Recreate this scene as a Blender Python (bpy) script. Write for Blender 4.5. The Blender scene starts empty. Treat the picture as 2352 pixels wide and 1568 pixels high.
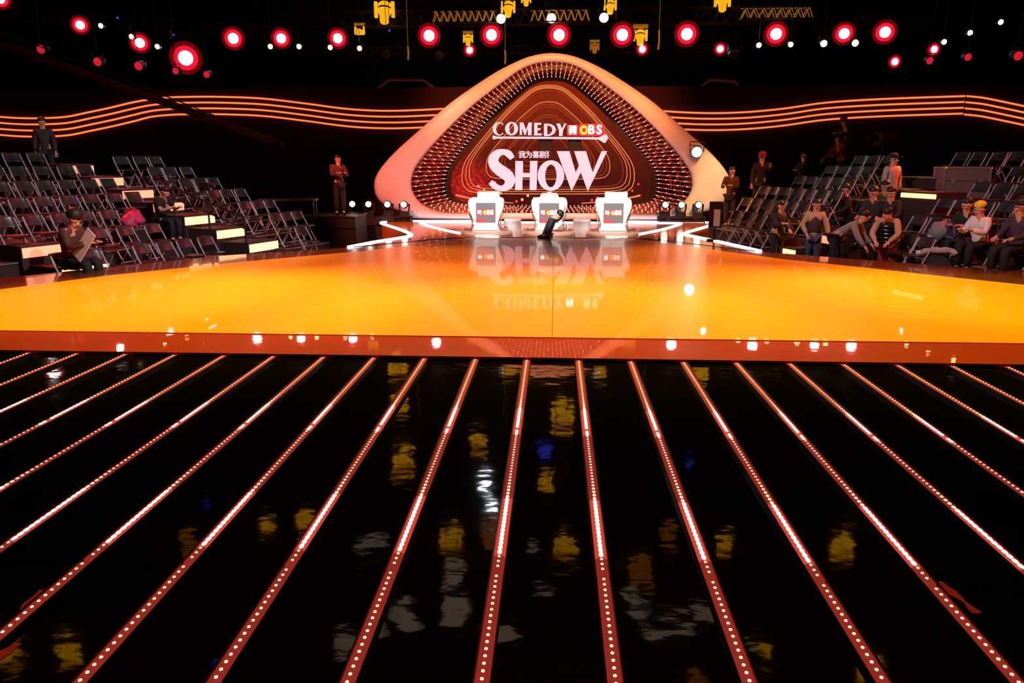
import bpy, math, random
from mathutils import Vector, Matrix, Euler
random.seed(7)
R = math.radians
SC = bpy.context.scene
COL = SC.collection

# ------------------------------------------------------------------ camera, world, exposure, large lights
cam = bpy.data.objects.new('camera', bpy.data.cameras.new('camera'))
COL.objects.link(cam)
cam.location = (0, 0, 2.0)
cam.rotation_euler = (R(90 - 13.5576), 0, R(3.1637))
cam.data.sensor_width = 36.0
cam.data.lens = 36.0 * 1750 / 2352
cam.data.clip_end = 300
SC.camera = cam

SC.view_settings.view_transform = 'Standard'
SC.view_settings.look = 'None'
SC.view_settings.exposure = 0.0
SC.view_settings.gamma = 1.0
SC.view_settings.use_curve_mapping = False
SC.cycles.use_denoising = True
SC.cycles.max_bounces = 8
SC.cycles.sample_clamp_indirect = 6.0
SC.cycles.caustics_reflective = False
SC.cycles.caustics_refractive = False

world = bpy.data.worlds.new('studio_dark'); SC.world = world
world.use_nodes = True
world.node_tree.nodes['Background'].inputs[0].default_value = (0.010, 0.0032, 0.0022, 1)
world.node_tree.nodes['Background'].inputs[1].default_value = 0.35


def spot(name, loc, target, watts, color, deg, blend=0.5, radius=0.15):
    l = bpy.data.lights.new(name, 'SPOT')
    l.energy = watts; l.color = color; l.spot_size = R(deg); l.spot_blend = blend
    l.shadow_soft_size = radius
    o = bpy.data.objects.new(name, l); COL.objects.link(o)
    o.location = loc
    o.rotation_euler = (Vector(target) - Vector(loc)).to_track_quat('-Z', 'Y').to_euler()
    return o


def area(name, loc, target, watts, color, sx, sy):
    l = bpy.data.lights.new(name, 'AREA')
    l.energy = watts; l.color = color; l.shape = 'RECTANGLE'; l.size = sx; l.size_y = sy
    o = bpy.data.objects.new(name, l); COL.objects.link(o)
    o.location = loc
    o.rotation_euler = (Vector(target) - Vector(loc)).to_track_quat('-Z', 'Y').to_euler()
    return o

# overhead stage wash (yellow and orange spots of the rig over the dance floor)
YEL = (1.0, 0.76, 0.03); ORA = (1.0, 0.46, 0.02)
for (x, y, tx, ty, w, c, dg) in [(-5.5, 12.0, -5.4, 9.9, 5200, YEL, 50), (6.2, 13.0, 5.6, 10.2, 4800, YEL, 54),
                                 (-2.2, 15.0, -2.2, 10.6, 4400, ORA, 50), (2.4, 15.0, 2.6, 10.8, 4400, ORA, 50),
                                 (0.0, 12.5, 0.0, 9.6, 3200, YEL, 44), (-3.4, 17.5, -3.2, 14.0, 2300, ORA, 46),
                                 (3.4, 17.5, 3.2, 14.2, 2300, ORA, 46), (-9.0, 9.0, -6.6, 10.3, 2000, YEL, 34), (9.0, 9.0, 6.6, 11.2, 2000, YEL, 34)]:
    spot('stage_wash_spot', (x, y, 9.5), (tx, ty, 0), w, c, dg, 0.7, 0.16)
# orange wash on the wings of the judges' platform
spot('wing_wash_spot', (-3.0, 15.0, 9.0), (-4.0, 21.3, 0), 6500, (1.0, 0.36, 0.06), 24, 0.7, 0.16)
spot('wing_wash_spot', (3.0, 15.0, 9.0), (3.8, 21.4, 0), 6500, (1.0, 0.36, 0.06), 24, 0.7, 0.16)
# front light on the arch: pink from the left, orange from the middle, warm yellow on the right foot
spot('arch_front_spot', (-7, 12, 8.5), (-4.2, 24.4, 1.2), 11500, (1.0, 0.17, 0.115), 28, 0.6, 0.2)
spot('arch_front_spot', (0, 12, 8.0), (-0.2, 24.4, 4.0), 13000, (1.0, 0.235, 0.075), 36, 0.6, 0.2)
spot('arch_front_spot', (6, 12, 8.5), (3.9, 24.4, 1.8), 4200, (1.0, 0.19, 0.07), 28, 0.6, 0.2)
spot('arch_foot_spot', (6.5, 18, 8.0), (5.15, 24.4, 0.95), 4200, (1.0, 0.66, 0.26), 18, 0.8, 0.2)
# white key on each of the judges' desks, steep enough to stay off the arch
for x in (-1.78, -0.14, 1.51):
    spot('desk_key_spot', (x * 0.7, 9.5, 7.0), (x, 20.0, 0.55), 13000, (1.0, 0.95, 0.90), 8.5, 0.4, 0.12)
spot('pit_wash_spot', (0.0, 17.0, 8.8), (-0.14, 22.4, 0.0), 4200, (1.0, 0.62, 0.55), 36, 0.7, 0.15)
# work light over the two seating stands and red back light from the side trusses
spot('stand_work_spot', (1.5, 9.0, 8.5), (-9.4, 16.6, 0.7), 4600, (0.98, 0.86, 0.92), 36, 0.5, 0.25)
spot('stand_work_spot', (-1.5, 9.0, 8.5), (8.8, 17.0, 0.7), 2500, (0.98, 0.86, 0.92), 34, 0.5, 0.25)
spot('stand_red_spot', (-15.0, 20.0, 8.0), (-8.5, 15.8, 0.4), 6000, (1.0, 0.035, 0.02), 46, 0.6, 0.2)
spot('stand_red_spot', (-2.0, 19.0, 6.5), (-7.6, 16.0, 0.3), 450, (1.0, 0.05, 0.035), 44, 0.6, 0.2)
spot('stand_red_spot', (14.0, 18.0, 8.0), (7.6, 16.6, 0.4), 5200, (1.0, 0.04, 0.02), 42, 0.6, 0.2)
spot('stand_amber_spot', (13.5, 22.5, 7.5), (6.4, 18.4, 0.6), 5200, (1.0, 0.46, 0.01), 24, 0.6, 0.2)
spot('stand_orange_spot', (-4.5, 9.5, 8.0), (-8.6, 13.2, 0.6), 420, (1.0, 0.22, 0.03), 22, 0.7, 0.2)
spot('stand_orange_spot', (10.5, 11.0, 7.0), (7.0, 15.4, 0.6), 900, (1.0, 0.17, 0.03), 34, 0.7, 0.2)

# ------------------------------------------------------------------ materials
MATS = {}


def mat(name, col=(0.5, 0.5, 0.5), rough=0.5, metal=0.0, emit=None, es=1.0, coat=0.0, spec=0.5,
        bump=None, mottle=None, sample=None, coat_rough=0.04):
    if name in MATS:
        return MATS[name]
    m = bpy.data.materials.new(name); m.use_nodes = True
    nt = m.node_tree; b = nt.nodes['Principled BSDF']
    b.inputs['Base Color'].default_value = (*col, 1)
    b.inputs['Roughness'].default_value = rough
    b.inputs['Metallic'].default_value = metal
    b.inputs['Coat Weight'].default_value = coat
    b.inputs['Coat Roughness'].default_value = coat_rough
    b.inputs['Specular IOR Level'].default_value = spec
    if emit:
        b.inputs['Emission Color'].default_value = (*emit, 1)
        b.inputs['Emission Strength'].default_value = es
    if mottle or bump:
        tc = nt.nodes.new('ShaderNodeTexCoord')
    if mottle:      # (scale, amount): fine colour variation of the material itself
        n = nt.nodes.new('ShaderNodeTexNoise'); n.inputs['Scale'].default_value = mottle[0]
        n.inputs['Detail'].default_value = 4
        nt.links.new(tc.outputs['Object'], n.inputs['Vector'])
        mx = nt.nodes.new('ShaderNodeMix'); mx.data_type = 'RGBA'; mx.blend_type = 'MULTIPLY'
        mx.inputs[0].default_value = mottle[1]
        mx.inputs[6].default_value = (*col, 1)
        nt.links.new(n.outputs['Fac'], mx.inputs[7])
        nt.links.new(mx.outputs[2], b.inputs['Base Color'])
    if bump:        # list of (scale vector, strength, distance)
        prev = None
        for (sv, st, dist) in bump:
            mp = nt.nodes.new('ShaderNodeMapping'); mp.inputs['Scale'].default_value = sv
            nt.links.new(tc.outputs['Object'], mp.inputs['Vector'])
            n = nt.nodes.new('ShaderNodeTexNoise'); n.inputs['Scale'].default_value = 1.0
            n.inputs['Detail'].default_value = 2
            nt.links.new(mp.outputs[0], n.inputs['Vector'])
            bp = nt.nodes.new('ShaderNodeBump'); bp.inputs['Strength'].default_value = st
            bp.inputs['Distance'].default_value = dist
            nt.links.new(n.outputs['Fac'], bp.inputs['Height'])
            if prev:
                nt.links.new(prev.outputs[0], bp.inputs['Normal'])
            prev = bp
        nt.links.new(prev.outputs[0], b.inputs['Normal'])
        if coat:
            nt.links.new(prev.outputs[0], b.inputs['Coat Normal'])
    if sample:
        m.cycles.emission_sampling = sample
    MATS[name] = m
    return m


mat('black_acrylic', (0.004, 0.003, 0.003), 0.045, spec=0.75, bump=[((2.2, 3.2, 1), 0.22, 0.012), ((9, 14, 1), 0.12, 0.003)])
mat('bar_housing', (0.30, 0.02, 0.015), 0.65, spec=0.15, emit=(1.0, 0.085, 0.05), es=0.26)
mat('bar_housing_bright', (0.35, 0.03, 0.02), 0.65, spec=0.15, emit=(1.0, 0.10, 0.06), es=0.60)
mat('bar_side', (0.02, 0.004, 0.004), 0.3)
mat('led_dot', (0.9, 0.6, 0.5), 0.4, emit=(1.0, 0.55, 0.40), es=1.7, sample='NONE')
mat('led_dot_bright', (0.9, 0.6, 0.5), 0.4, emit=(1.0, 0.62, 0.48), es=3.4, sample='NONE')
mat('red_tape', (0.5, 0.02, 0.01), 0.5, emit=(1, 0.05, 0.02), es=0.15)
mat('orange_floor', (0.93, 0.40, 0.006), 0.32, coat=0.30, coat_rough=0.03, spec=0.15, bump=[((1.3, 1.6, 1), 0.10, 0.006)])
mat('border_red_lit', (0.42, 0.036, 0.010), 0.35, coat=0.7, coat_rough=0.02, spec=0.2, bump=[((3, 4, 1), 0.12, 0.005)])  # one border with the sides; front's red light is put into the colour
mat('border_brown_shaded', (0.26, 0.075, 0.012), 0.2, coat=0.5, coat_rough=0.03, spec=0.6, bump=[((3, 4, 1), 0.16, 0.006)], mottle=(0.8, 0.6))  # darker sides of the same border, their shade put into the colour
mat('riser_dark', (0.03, 0.008, 0.005), 0.4)
mat('platform_floor', (0.72, 0.20, 0.03), 0.15, coat=0.6, bump=[((3, 4, 1), 0.10, 0.004)])
mat('neon_white', (1, 1, 1), 0.4, emit=(1.0, 0.80, 0.84), es=3.2)
mat('pit_grey', (0.42, 0.38, 0.38), 0.25)
mat('pit_floor', (0.40, 0.26, 0.24), 0.12, coat=0.6, bump=[((3, 4, 1), 0.06, 0.004)])
mat('arch_white', (0.82, 0.80, 0.78), 0.35, mottle=(0.6, 0.12))
mat('mirror_black', (0.075, 0.05, 0.05), 0.05, metal=1.0)
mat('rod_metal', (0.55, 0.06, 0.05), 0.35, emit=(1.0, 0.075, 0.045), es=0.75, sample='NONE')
mat('rod_led', (1, 0.8, 0.6), 0.4, emit=(1.0, 0.50, 0.27), es=2.2, sample='NONE')
mat('screen_line', (0.05, 0.02, 0.01), 0.5, emit=(1.0, 0.27, 0.08), es=0.95, sample='NONE')
mat('screen_line_dim', (0.03, 0.01, 0.01), 0.5, emit=(1.0, 0.12, 0.02), es=0.42, sample='NONE')
mat('screen_spark', (1, 0.4, 0.2), 0.5, emit=(1.0, 0.22, 0.08), es=2.4, sample='NONE')
mat('screen_spark_red', (1, 0.1, 0.1), 0.5, emit=(1.0, 0.03, 0.03), es=0.9, sample='NONE')
mat('letter_white', (0.25, 0.2, 0.24), 0.4, emit=(0.92, 0.68, 0.84), es=0.88)
mat('letter_side', (0.6, 0.15, 0.2), 0.4, emit=(1.0, 0.25, 0.35), es=0.25)
mat('logo_white', (1, 1, 1), 0.4, emit=(1.0, 0.93, 0.94), es=1.9)
mat('logo_yellow', (1, 0.7, 0.1), 0.4, emit=(1.0, 0.48, 0.03), es=1.3)
mat('logo_red', (0.7, 0.01, 0.02), 0.4, emit=(1.0, 0.015, 0.05), es=0.55)
mat('black_matte', (0.006, 0.005, 0.005), 0.7)
mat('black_metal', (0.015, 0.012, 0.012), 0.45, metal=0.3)
mat('desk_white', (0.86, 0.84, 0.80), 0.3)
mat('desk_chrome', (0.55, 0.48, 0.42), 0.18, metal=0.9)
mat('desk_disc', (0.52, 0.27, 0.19), 0.22, coat=0.4)
mat('desk_screen', (0.03, 0.03, 0.03), 0.25, emit=(0.42, 0.36, 0.36), es=0.62)
mat('desk_screen_red', (0.3, 0.03, 0.03), 0.25, emit=(0.85, 0.10, 0.08), es=0.6)
mat('stool_grey', (0.50, 0.46, 0.45), 0.3)
mat('lens_white', (1, 1, 1), 0.3, emit=(1.0, 0.95, 0.78), es=26.0)
mat('lens_cool', (1, 1, 1), 0.3, emit=(0.86, 0.94, 1.0), es=16.0, sample='NONE')
mat('lens_hot', (1, 1, 1), 0.3, emit=(1.0, 0.78, 0.82), es=18.0, sample='NONE')
mat('halo_ring_red', (0.6, 0.0, 0.02), 0.3, emit=(1.0, 0.010, 0.045), es=0.95, sample='NONE')
mat('halo_ring_faint', (0.2, 0.0, 0.01), 0.5, emit=(1.0, 0.01, 0.02), es=0.14, sample='NONE')
mat('lens_warm', (1, 0.8, 0.5), 0.3, emit=(1.0, 0.60, 0.26), es=7.0, sample='NONE')
mat('lens_dim_red', (0.5, 0, 0.02), 0.3, emit=(1.0, 0.02, 0.05), es=0.62, sample='NONE')
mat('lens_blue', (0, 0, 0.6), 0.3, emit=(0.05, 0.08, 1.0), es=0.9, sample='NONE')
mat('amber_lit_body', (0.6, 0.35, 0.02), 0.4, emit=(1.0, 0.46, 0.01), es=0.95, sample='NONE')  # amber light falling on fixture bodies, put in as emission
mat('amber_lit_dim', (0.5, 0.25, 0.02), 0.4, emit=(1.0, 0.36, 0.01), es=0.25, sample='NONE')  # weaker painted amber light, also for truss lattice and cables
mat('grey_glow', (0.5, 0.5, 0.45), 0.5, emit=(0.72, 0.68, 0.50), es=0.36, sample='NONE')
mat('wave_tube', (0.8, 0.3, 0.1), 0.4, emit=(1.0, 0.20, 0.055), es=1.35, sample='NONE')
mat('wall_black', (0.055, 0.020, 0.020), 0.95, spec=0.1)
mat('tier_carpet', (0.05, 0.022, 0.022), 0.8, mottle=(6, 0.5))
mat('tier_edge', (0.30, 0.25, 0.26), 0.35, metal=0.4)
mat('step_light', (1, 0.7, 0.5), 0.4, emit=(1.0, 0.46, 0.19), es=2.3)
mat('step_light_dim', (1, 0.5, 0.3), 0.4, emit=(1.0, 0.30, 0.16), es=1.4)
mat('chair_plastic', (0.010, 0.009, 0.012), 0.34, spec=1.0)
mat('chair_tube', (0.62, 0.54, 0.58), 0.42, metal=0.25)
mat('truss_metal', (0.10, 0.07, 0.04), 0.5, metal=0.4)
mat('crane_brown', (0.16, 0.06, 0.04), 0.6)
mat('case_panel', (0.34, 0.17, 0.15), 0.5, mottle=(4, 0.4))
mat('case_edge', (0.60, 0.45, 0.42), 0.35, metal=0.6)
mat('skin', (0.62, 0.33, 0.23), 0.55)
mat('hair_black', (0.012, 0.008, 0.007), 0.55)
mat('eye_dark', (0.02, 0.015, 0.015), 0.3)
mat('cloth_black', (0.012, 0.010, 0.011), 0.8)
mat('cloth_dark', (0.035, 0.022, 0.024), 0.8)
mat('cloth_brown', (0.09, 0.03, 0.02), 0.8)
mat('cloth_plum', (0.06, 0.03, 0.055), 0.8)
mat('cloth_grey', (0.22, 0.20, 0.22), 0.85)
mat('cloth_pinkgrey', (0.50, 0.36, 0.36), 0.85)
mat('cloth_sand', (0.46, 0.30, 0.20), 0.85)
mat('cloth_white', (0.80, 0.74, 0.74), 0.8)
mat('cloth_red', (0.34, 0.03, 0.02), 0.8)
mat('cloth_yellow', (0.85, 0.60, 0.04), 0.8)
mat('cloth_purple', (0.14, 0.07, 0.35), 0.6)
mat('cloth_magenta', (0.62, 0.04, 0.14), 0.6)
mat('puffer_black', (0.014, 0.012, 0.016), 0.22)
mat('paper', (0.86, 0.78, 0.82), 0.6)
mat('jeans', (0.05, 0.06, 0.12), 0.8)
mat('plastic_clear', (0.7, 0.8, 0.85), 0.1)
mat('phone_black', (0.02, 0.02, 0.02), 0.2)

# LED wall picture: dark red field with a slow glow and clouds of red points (flat print on a screen)
ms = bpy.data.materials.new('screen_picture'); ms.use_nodes = True
nt = ms.node_tree; pb = nt.nodes['Principled BSDF']
pb.inputs['Base Color'].default_value = (0.004, 0.002, 0.002, 1); pb.inputs['Roughness'].default_value = 0.5; pb.inputs['Specular IOR Level'].default_value = 0.05
tc = nt.nodes.new('ShaderNodeTexCoord')
sp = nt.nodes.new('ShaderNodeSeparateXYZ'); nt.links.new(tc.outputs['Object'], sp.inputs[0])
n1 = nt.nodes.new('ShaderNodeTexNoise'); n1.inputs['Scale'].default_value = 0.55; nt.links.new(tc.outputs['Object'], n1.inputs['Vector'])
cr = nt.nodes.new('ShaderNodeValToRGB')
cr.color_ramp.elements[0].position = 0.0; cr.color_ramp.elements[0].color = (0.060, 0.006, 0.004, 1)
cr.color_ramp.elements[1].position = 1.0; cr.color_ramp.elements[1].color = (0.24, 0.018, 0.004, 1)
mr = nt.nodes.new('ShaderNodeMapRange'); mr.inputs[1].default_value = 1.2; mr.inputs[2].default_value = 4.2
nt.links.new(sp.outputs[2], mr.inputs[0])
ad = nt.nodes.new('ShaderNodeMath'); ad.operation = 'MULTIPLY'; nt.links.new(mr.outputs[0], ad.inputs[0])
ad2 = nt.nodes.new('ShaderNodeMath'); ad2.operation = 'MULTIPLY'; ad2.inputs[1].default_value = 1.9
nt.links.new(n1.outputs['Fac'], ad2.inputs[0]); nt.links.new(ad2.outputs[0], ad.inputs[1])
nt.links.new(ad.outputs[0], cr.inputs[0])
vo = nt.nodes.new('ShaderNodeTexVoronoi'); vo.inputs['Scale'].default_value = 9.0; nt.links.new(tc.outputs['Object'], vo.inputs['Vector'])
lt = nt.nodes.new('ShaderNodeMapRange'); lt.inputs[1].default_value = 0.60; lt.inputs[2].default_value = 0.12; lt.inputs[3].default_value = 0.28
nt.links.new(vo.outputs['Distance'], lt.inputs[0])
ln = nt.nodes.new('ShaderNodeVectorMath'); ln.operation = 'DISTANCE'; ln.inputs[1].default_value = (-3.05, 0.0, 0.95)
nt.links.new(tc.outputs['Object'], ln.inputs[0])
fa = nt.nodes.new('ShaderNodeMapRange'); fa.inputs[1].default_value = 1.25; fa.inputs[2].default_value = 0.35; nt.links.new(ln.outputs['Value'], fa.inputs[0])
mu = nt.nodes.new('ShaderNodeMath'); mu.operation = 'MULTIPLY'; nt.links.new(lt.outputs[0], mu.inputs[0]); nt.links.new(fa.outputs[0], mu.inputs[1])
mx = nt.nodes.new('ShaderNodeMix'); mx.data_type = 'RGBA'; mx.inputs[7].default_value = (0.95, 0.02, 0.02, 1)
nt.links.new(mu.outputs[0], mx.inputs[0]); nt.links.new(cr.outputs[0], mx.inputs[6])
nt.links.new(mx.outputs[2], pb.inputs['Emission Color']); pb.inputs['Emission Strength'].default_value = 1.0
ms.cycles.emission_sampling = 'NONE'
MATS['screen_picture'] = ms


# ------------------------------------------------------------------ mesh helpers
class MB:
    def __init__(s):
        s.v = []; s.f = []; s.m = []

    def add(s, vs, fs, mi=0):
        b = len(s.v); s.v += [tuple(p) for p in vs]
        s.f += [tuple(i + b for i in f) for f in fs]; s.m += [mi] * len(fs)
        return s

    def box(s, c, size, rot=None, mi=0, taper=1.0):
        hx, hy, hz = size[0] / 2, size[1] / 2, size[2] / 2
        vs = [Vector((x * hx * (taper if z > 0 else 1), y * hy * (taper if z > 0 else 1), z * hz)) for z in (-1, 1) for y in (-1, 1) for x in (-1, 1)]
        if rot is not None:
            M = rot if isinstance(rot, Matrix) else Euler(rot).to_matrix()
            vs = [M @ p for p in vs]
        vs = [p + Vector(c) for p in vs]
        return s.add(vs, [(0, 2, 3, 1), (4, 5, 7, 6), (0, 1, 5, 4), (2, 6, 7, 3), (0, 4, 6, 2), (1, 3, 7, 5)], mi)

    def rbox(s, c, size, r=0.02, rot=None, mi=0):   # box with chamfered vertical edges
        hx, hy, hz = size[0] / 2, size[1] / 2, size[2] / 2
        o = [(-hx + r, -hy), (hx - r, -hy), (hx, -hy + r), (hx, hy - r), (hx - r, hy), (-hx + r, hy), (-hx, hy - r), (-hx, -hy + r)]
        vs = [Vector((x, y, z)) for z in (-hz, hz) for x, y in o]
        if rot is not None:
            M = Euler(rot).to_matrix(); vs = [M @ p for p in vs]
        vs = [p + Vector(c) for p in vs]
        fs = [tuple(range(7, -1, -1)), tuple(range(8, 16))] + [(i, (i + 1) % 8, 8 + (i + 1) % 8, 8 + i) for i in range(8)]
        return s.add(vs, fs, mi)

    def tube(s, pts, rad, n=6, closed=False, mi=0, cap=True):
        P = [Vector(p) for p in pts]; k = len(P)
        rad = rad if isinstance(rad, (list, tuple)) else [rad] * k
        base = len(s.v); up = None
        for i, p in enumerate(P):
            if closed:
                t = P[(i + 1) % k] - P[i - 1]
            else:
                t = P[min(i + 1, k - 1)] - P[max(i - 1, 0)]
            t.normalize()
            if up is None:
                up = Vector((0, 0, 1)) if abs(t.z) < 0.9 else Vector((1, 0, 0))
            a = t.cross(up)
            if a.length < 1e-4:
                a = t.cross(Vector((0, 1, 0)))
            a.normalize(); b = a.cross(t); up = b
            for j in range(n):
                an = 2 * math.pi * j / n
                s.v.append(tuple(p + a * math.cos(an) * rad[i] + b * math.sin(an) * rad[i]))
        rings = k if closed else k - 1
        for i in range(rings):
            for j in range(n):
                a0 = base + i * n + j; a1 = base + i * n + (j + 1) % n
                b0 = base + ((i + 1) % k) * n + j; b1 = base + ((i + 1) % k) * n + (j + 1) % n
                s.f.append((a0, a1, b1, b0)); s.m.append(mi)
        if cap and not closed:
            s.f.append(tuple(base + j for j in range(n - 1, -1, -1))); s.m.append(mi)
            s.f.append(tuple(base + (k - 1) * n + j for j in range(n))); s.m.append(mi)
        return s

    def lathe(s, prof, n=20, c=(0, 0, 0), mi=0, rot=None):
        base = len(s.v); k = len(prof)
        for r, z in prof:
            for j in range(n):
                an = 2 * math.pi * j / n
                p = Vector((r * math.cos(an), r * math.sin(an), z))
                if rot is not None:
                    p = (rot if isinstance(rot, Matrix) else Euler(rot).to_matrix()) @ p
                s.v.append(tuple(p + Vector(c)))
        for i in range(k - 1):
            for j in range(n):
                s.f.append((base + i * n + j, base + i * n + (j + 1) % n, base + (i + 1) * n + (j + 1) % n, base + (i + 1) * n + j)); s.m.append(mi)
        s.f.append(tuple(base + j for j in range(n - 1, -1, -1))); s.m.append(mi)
        s.f.append(tuple(base + (k - 1) * n + j for j in range(n))); s.m.append(mi)
        return s

    def ell(s, c, r, n=10, m=7, rot=None, mi=0):
        M = Euler(rot).to_matrix() if rot is not None else None
        base = len(s.v)
        for i in range(1, m):
            th = math.pi * i / m
            for j in range(n):
                ph = 2 * math.pi * j / n
                p = Vector((r[0] * math.sin(th) * math.cos(ph), r[1] * math.sin(th) * math.sin(ph), r[2] * math.cos(th)))
                if M: p = M @ p
                s.v.append(tuple(p + Vector(c)))
        for q in ((0, 0, r[2]), (0, 0, -r[2])):
            p = Vector(q)
            if M: p = M @ p
            s.v.append(tuple(p + Vector(c)))
        top = base + (m - 1) * n; bot = top + 1
        for i in range(m - 2):
            for j in range(n):
                s.f.append((base + i * n + j, base + (i + 1) * n + j, base + (i + 1) * n + (j + 1) % n, base + i * n + (j + 1) % n)); s.m.append(mi)
        for j in range(n):
            s.f.append((top, base + j, base + (j + 1) % n)); s.m.append(mi)
            s.f.append((bot, base + (m - 2) * n + (j + 1) % n, base + (m - 2) * n + j)); s.m.append(mi)
        return s

    def prism(s, pts, z0, z1, mi=0, side_mi=None):   # plan outline (x, y) extruded in z
        k = len(pts); side_mi = mi if side_mi is None else side_mi
        A = sum(pts[i][0] * pts[(i + 1) % k][1] - pts[(i + 1) % k][0] * pts[i][1] for i in range(k))
        if A < 0: pts = pts[::-1]
        vs = [(x, y, z0) for x, y in pts] + [(x, y, z1) for x, y in pts]
        s.add(vs, [tuple(range(k - 1, -1, -1)), tuple(range(k, 2 * k))], mi)
        b = len(s.v) - 2 * k
        for i in range(k):
            s.f.append((b + i, b + (i + 1) % k, b + k + (i + 1) % k, b + k + i)); s.m.append(side_mi)
        return s

    def slab(s, pts, y0, y1, mi=0, side_mi=None):    # upright outline (x, z) extruded in y; y0 is the front
        k = len(pts); side_mi = mi if side_mi is None else side_mi
        A = sum(pts[i][0] * pts[(i + 1) % k][1] - pts[(i + 1) % k][0] * pts[i][1] for i in range(k))
        if A < 0: pts = pts[::-1]
        vs = [(x, y0, z) for x, z in pts] + [(x, y1, z) for x, z in pts]
        s.add(vs, [tuple(range(k)), tuple(range(2 * k - 1, k - 1, -1))], mi)
        b = len(s.v) - 2 * k
        for i in range(k):
            s.f.append((b + i, b + k + i, b + k + (i + 1) % k, b + (i + 1) % k)); s.m.append(side_mi)
        return s

    def ring(s, A, B, y0, y1, mi=0, side_mi=None):   # upright closed band between outlines A and B (x, z), same length
        k = len(A); side_mi = mi if side_mi is None else side_mi
        b = len(s.v)
        s.v += [(x, y0, z) for x, z in A] + [(x, y0, z) for x, z in B] + [(x, y1, z) for x, z in A] + [(x, y1, z) for x, z in B]
        for i in range(k):
            j = (i + 1) % k
            s.f += [(b + i, b + j, b + k + j, b + k + i), (b + 2 * k + i, b + 3 * k + i, b + 3 * k + j, b + 2 * k + j),
                    (b + i, b + 2 * k + i, b + 2 * k + j, b + j), (b + k + i, b + k + j, b + 3 * k + j, b + 3 * k + i)]
            s.m += [mi, mi, side_mi, side_mi]
        return s

    def mesh(s, name, mats, smooth=False):
        me = bpy.data.meshes.new(name)
        me.from_pydata(s.v, [], s.f)
        for m in (mats if isinstance(mats, (list, tuple)) else [mats]):
            me.materials.append(MATS[m])
        me.polygons.foreach_set('material_index', s.m)
        if smooth:
            me.polygons.foreach_set('use_smooth', [True] * len(me.polygons))
        me.update()
        return me

    def build(s, name, mats, parent=None, smooth=False):
        return link(name, s.mesh(name, mats, smooth), parent)


def lumpy(mb, amt, seed=1):
    rr = random.Random(seed)
    mb.v = [(x * (1 + rr.uniform(-amt, amt)), y * (1 + rr.uniform(-amt, amt)), z * (1 + rr.uniform(-amt, amt))) for x, y, z in mb.v]
    return mb


def link(name, me, parent=None):
    o = bpy.data.objects.new(name, me); COL.objects.link(o)
    if parent is not None: o.parent = parent
    return o


def tag(o, label, cat, group=None, kind=None):
    o['label'] = label; o['category'] = cat
    if group: o['group'] = group
    if kind: o['kind'] = kind
    return o


def thing(name, label, cat, loc=(0, 0, 0), rz=0.0, group=None):
    o = bpy.data.objects.new(name, None); COL.objects.link(o)
    o.empty_display_size = 0.1
    o.location = loc; o.rotation_euler = (0, 0, rz)
    return tag(o, label, cat, group)


def struct(o):
    o['kind'] = 'structure'
    return o


def copy_tree(o, parent=None):
    c = o.copy(); COL.objects.link(c)
    if parent is not None: c.parent = parent
    for ch in list(o.children): copy_tree(ch, c)
    return c


ORD = ['first', 'second', 'third', 'fourth', 'fifth', 'sixth', 'seventh', 'eighth', 'ninth', 'tenth', 'eleventh', 'twelfth',
       'thirteenth', 'fourteenth', 'fifteenth', 'sixteenth', 'seventeenth', 'eighteenth', 'nineteenth', 'twentieth', 'twenty-first']


def smooth_line(pts, n=6, closed=False):
    """Catmull-Rom through pts"""
    P = [Vector(p) for p in pts]; k = len(P); out = []
    for i in range(k if closed else k - 1):
        g = lambda j: P[j % k] if closed else P[max(0, min(k - 1, j))]
        p0, p1, p2, p3 = g(i - 1), g(i), g(i + 1), g(i + 2)
        for t in range(n):
            u = t / n
            out.append(0.5 * ((2 * p1) + (p2 - p0) * u + (2 * p0 - 5 * p1 + 4 * p2 - p3) * u * u + (3 * p1 - p0 - 3 * p2 + p3) * u ** 3))
    if not closed: out.append(P[-1])
    return out


def resample(pts, n, closed=True):
    P = [Vector(p) for p in pts]
    if closed: P = P + [P[0]]
    L = [0.0]
    for a, b in zip(P, P[1:]): L.append(L[-1] + (b - a).length)
    out = []; j = 0
    for i in range(n):
        t = L[-1] * i / (n if closed else n - 1)
        while j < len(L) - 2 and L[j + 1] < t: j += 1
        u = (t - L[j]) / max(1e-9, L[j + 1] - L[j])
        out.append(P[j].lerp(P[j + 1], min(1, u)))
    return out


def ribbon(name, pts, w, z0, z1, m, parent):
    """flat strip of width w following plan points"""
    P = [Vector((p[0], p[1], 0)) for p in pts]; mb = MB(); k = len(P)
    for i, p in enumerate(P):
        t = (P[min(i + 1, k - 1)] - P[max(i - 1, 0)]).normalized(); nn = Vector((-t.y, t.x, 0)) * w / 2
        a, b = p - nn, p + nn
        mb.v += [(a.x, a.y, z0), (b.x, b.y, z0), (b.x, b.y, z1), (a.x, a.y, z1)]
    for i in range(k - 1):
        for j in range(4):
            mb.f.append((i * 4 + j, i * 4 + (j + 1) % 4, (i + 1) * 4 + (j + 1) % 4, (i + 1) * 4 + j)); mb.m.append(0)
    mb.f.append((3, 2, 1, 0)); mb.m.append(0)
    e = (k - 1) * 4
    mb.f.append((e, e + 1, e + 2, e + 3)); mb.m.append(0)
    return mb.build(name, m, parent)


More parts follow.
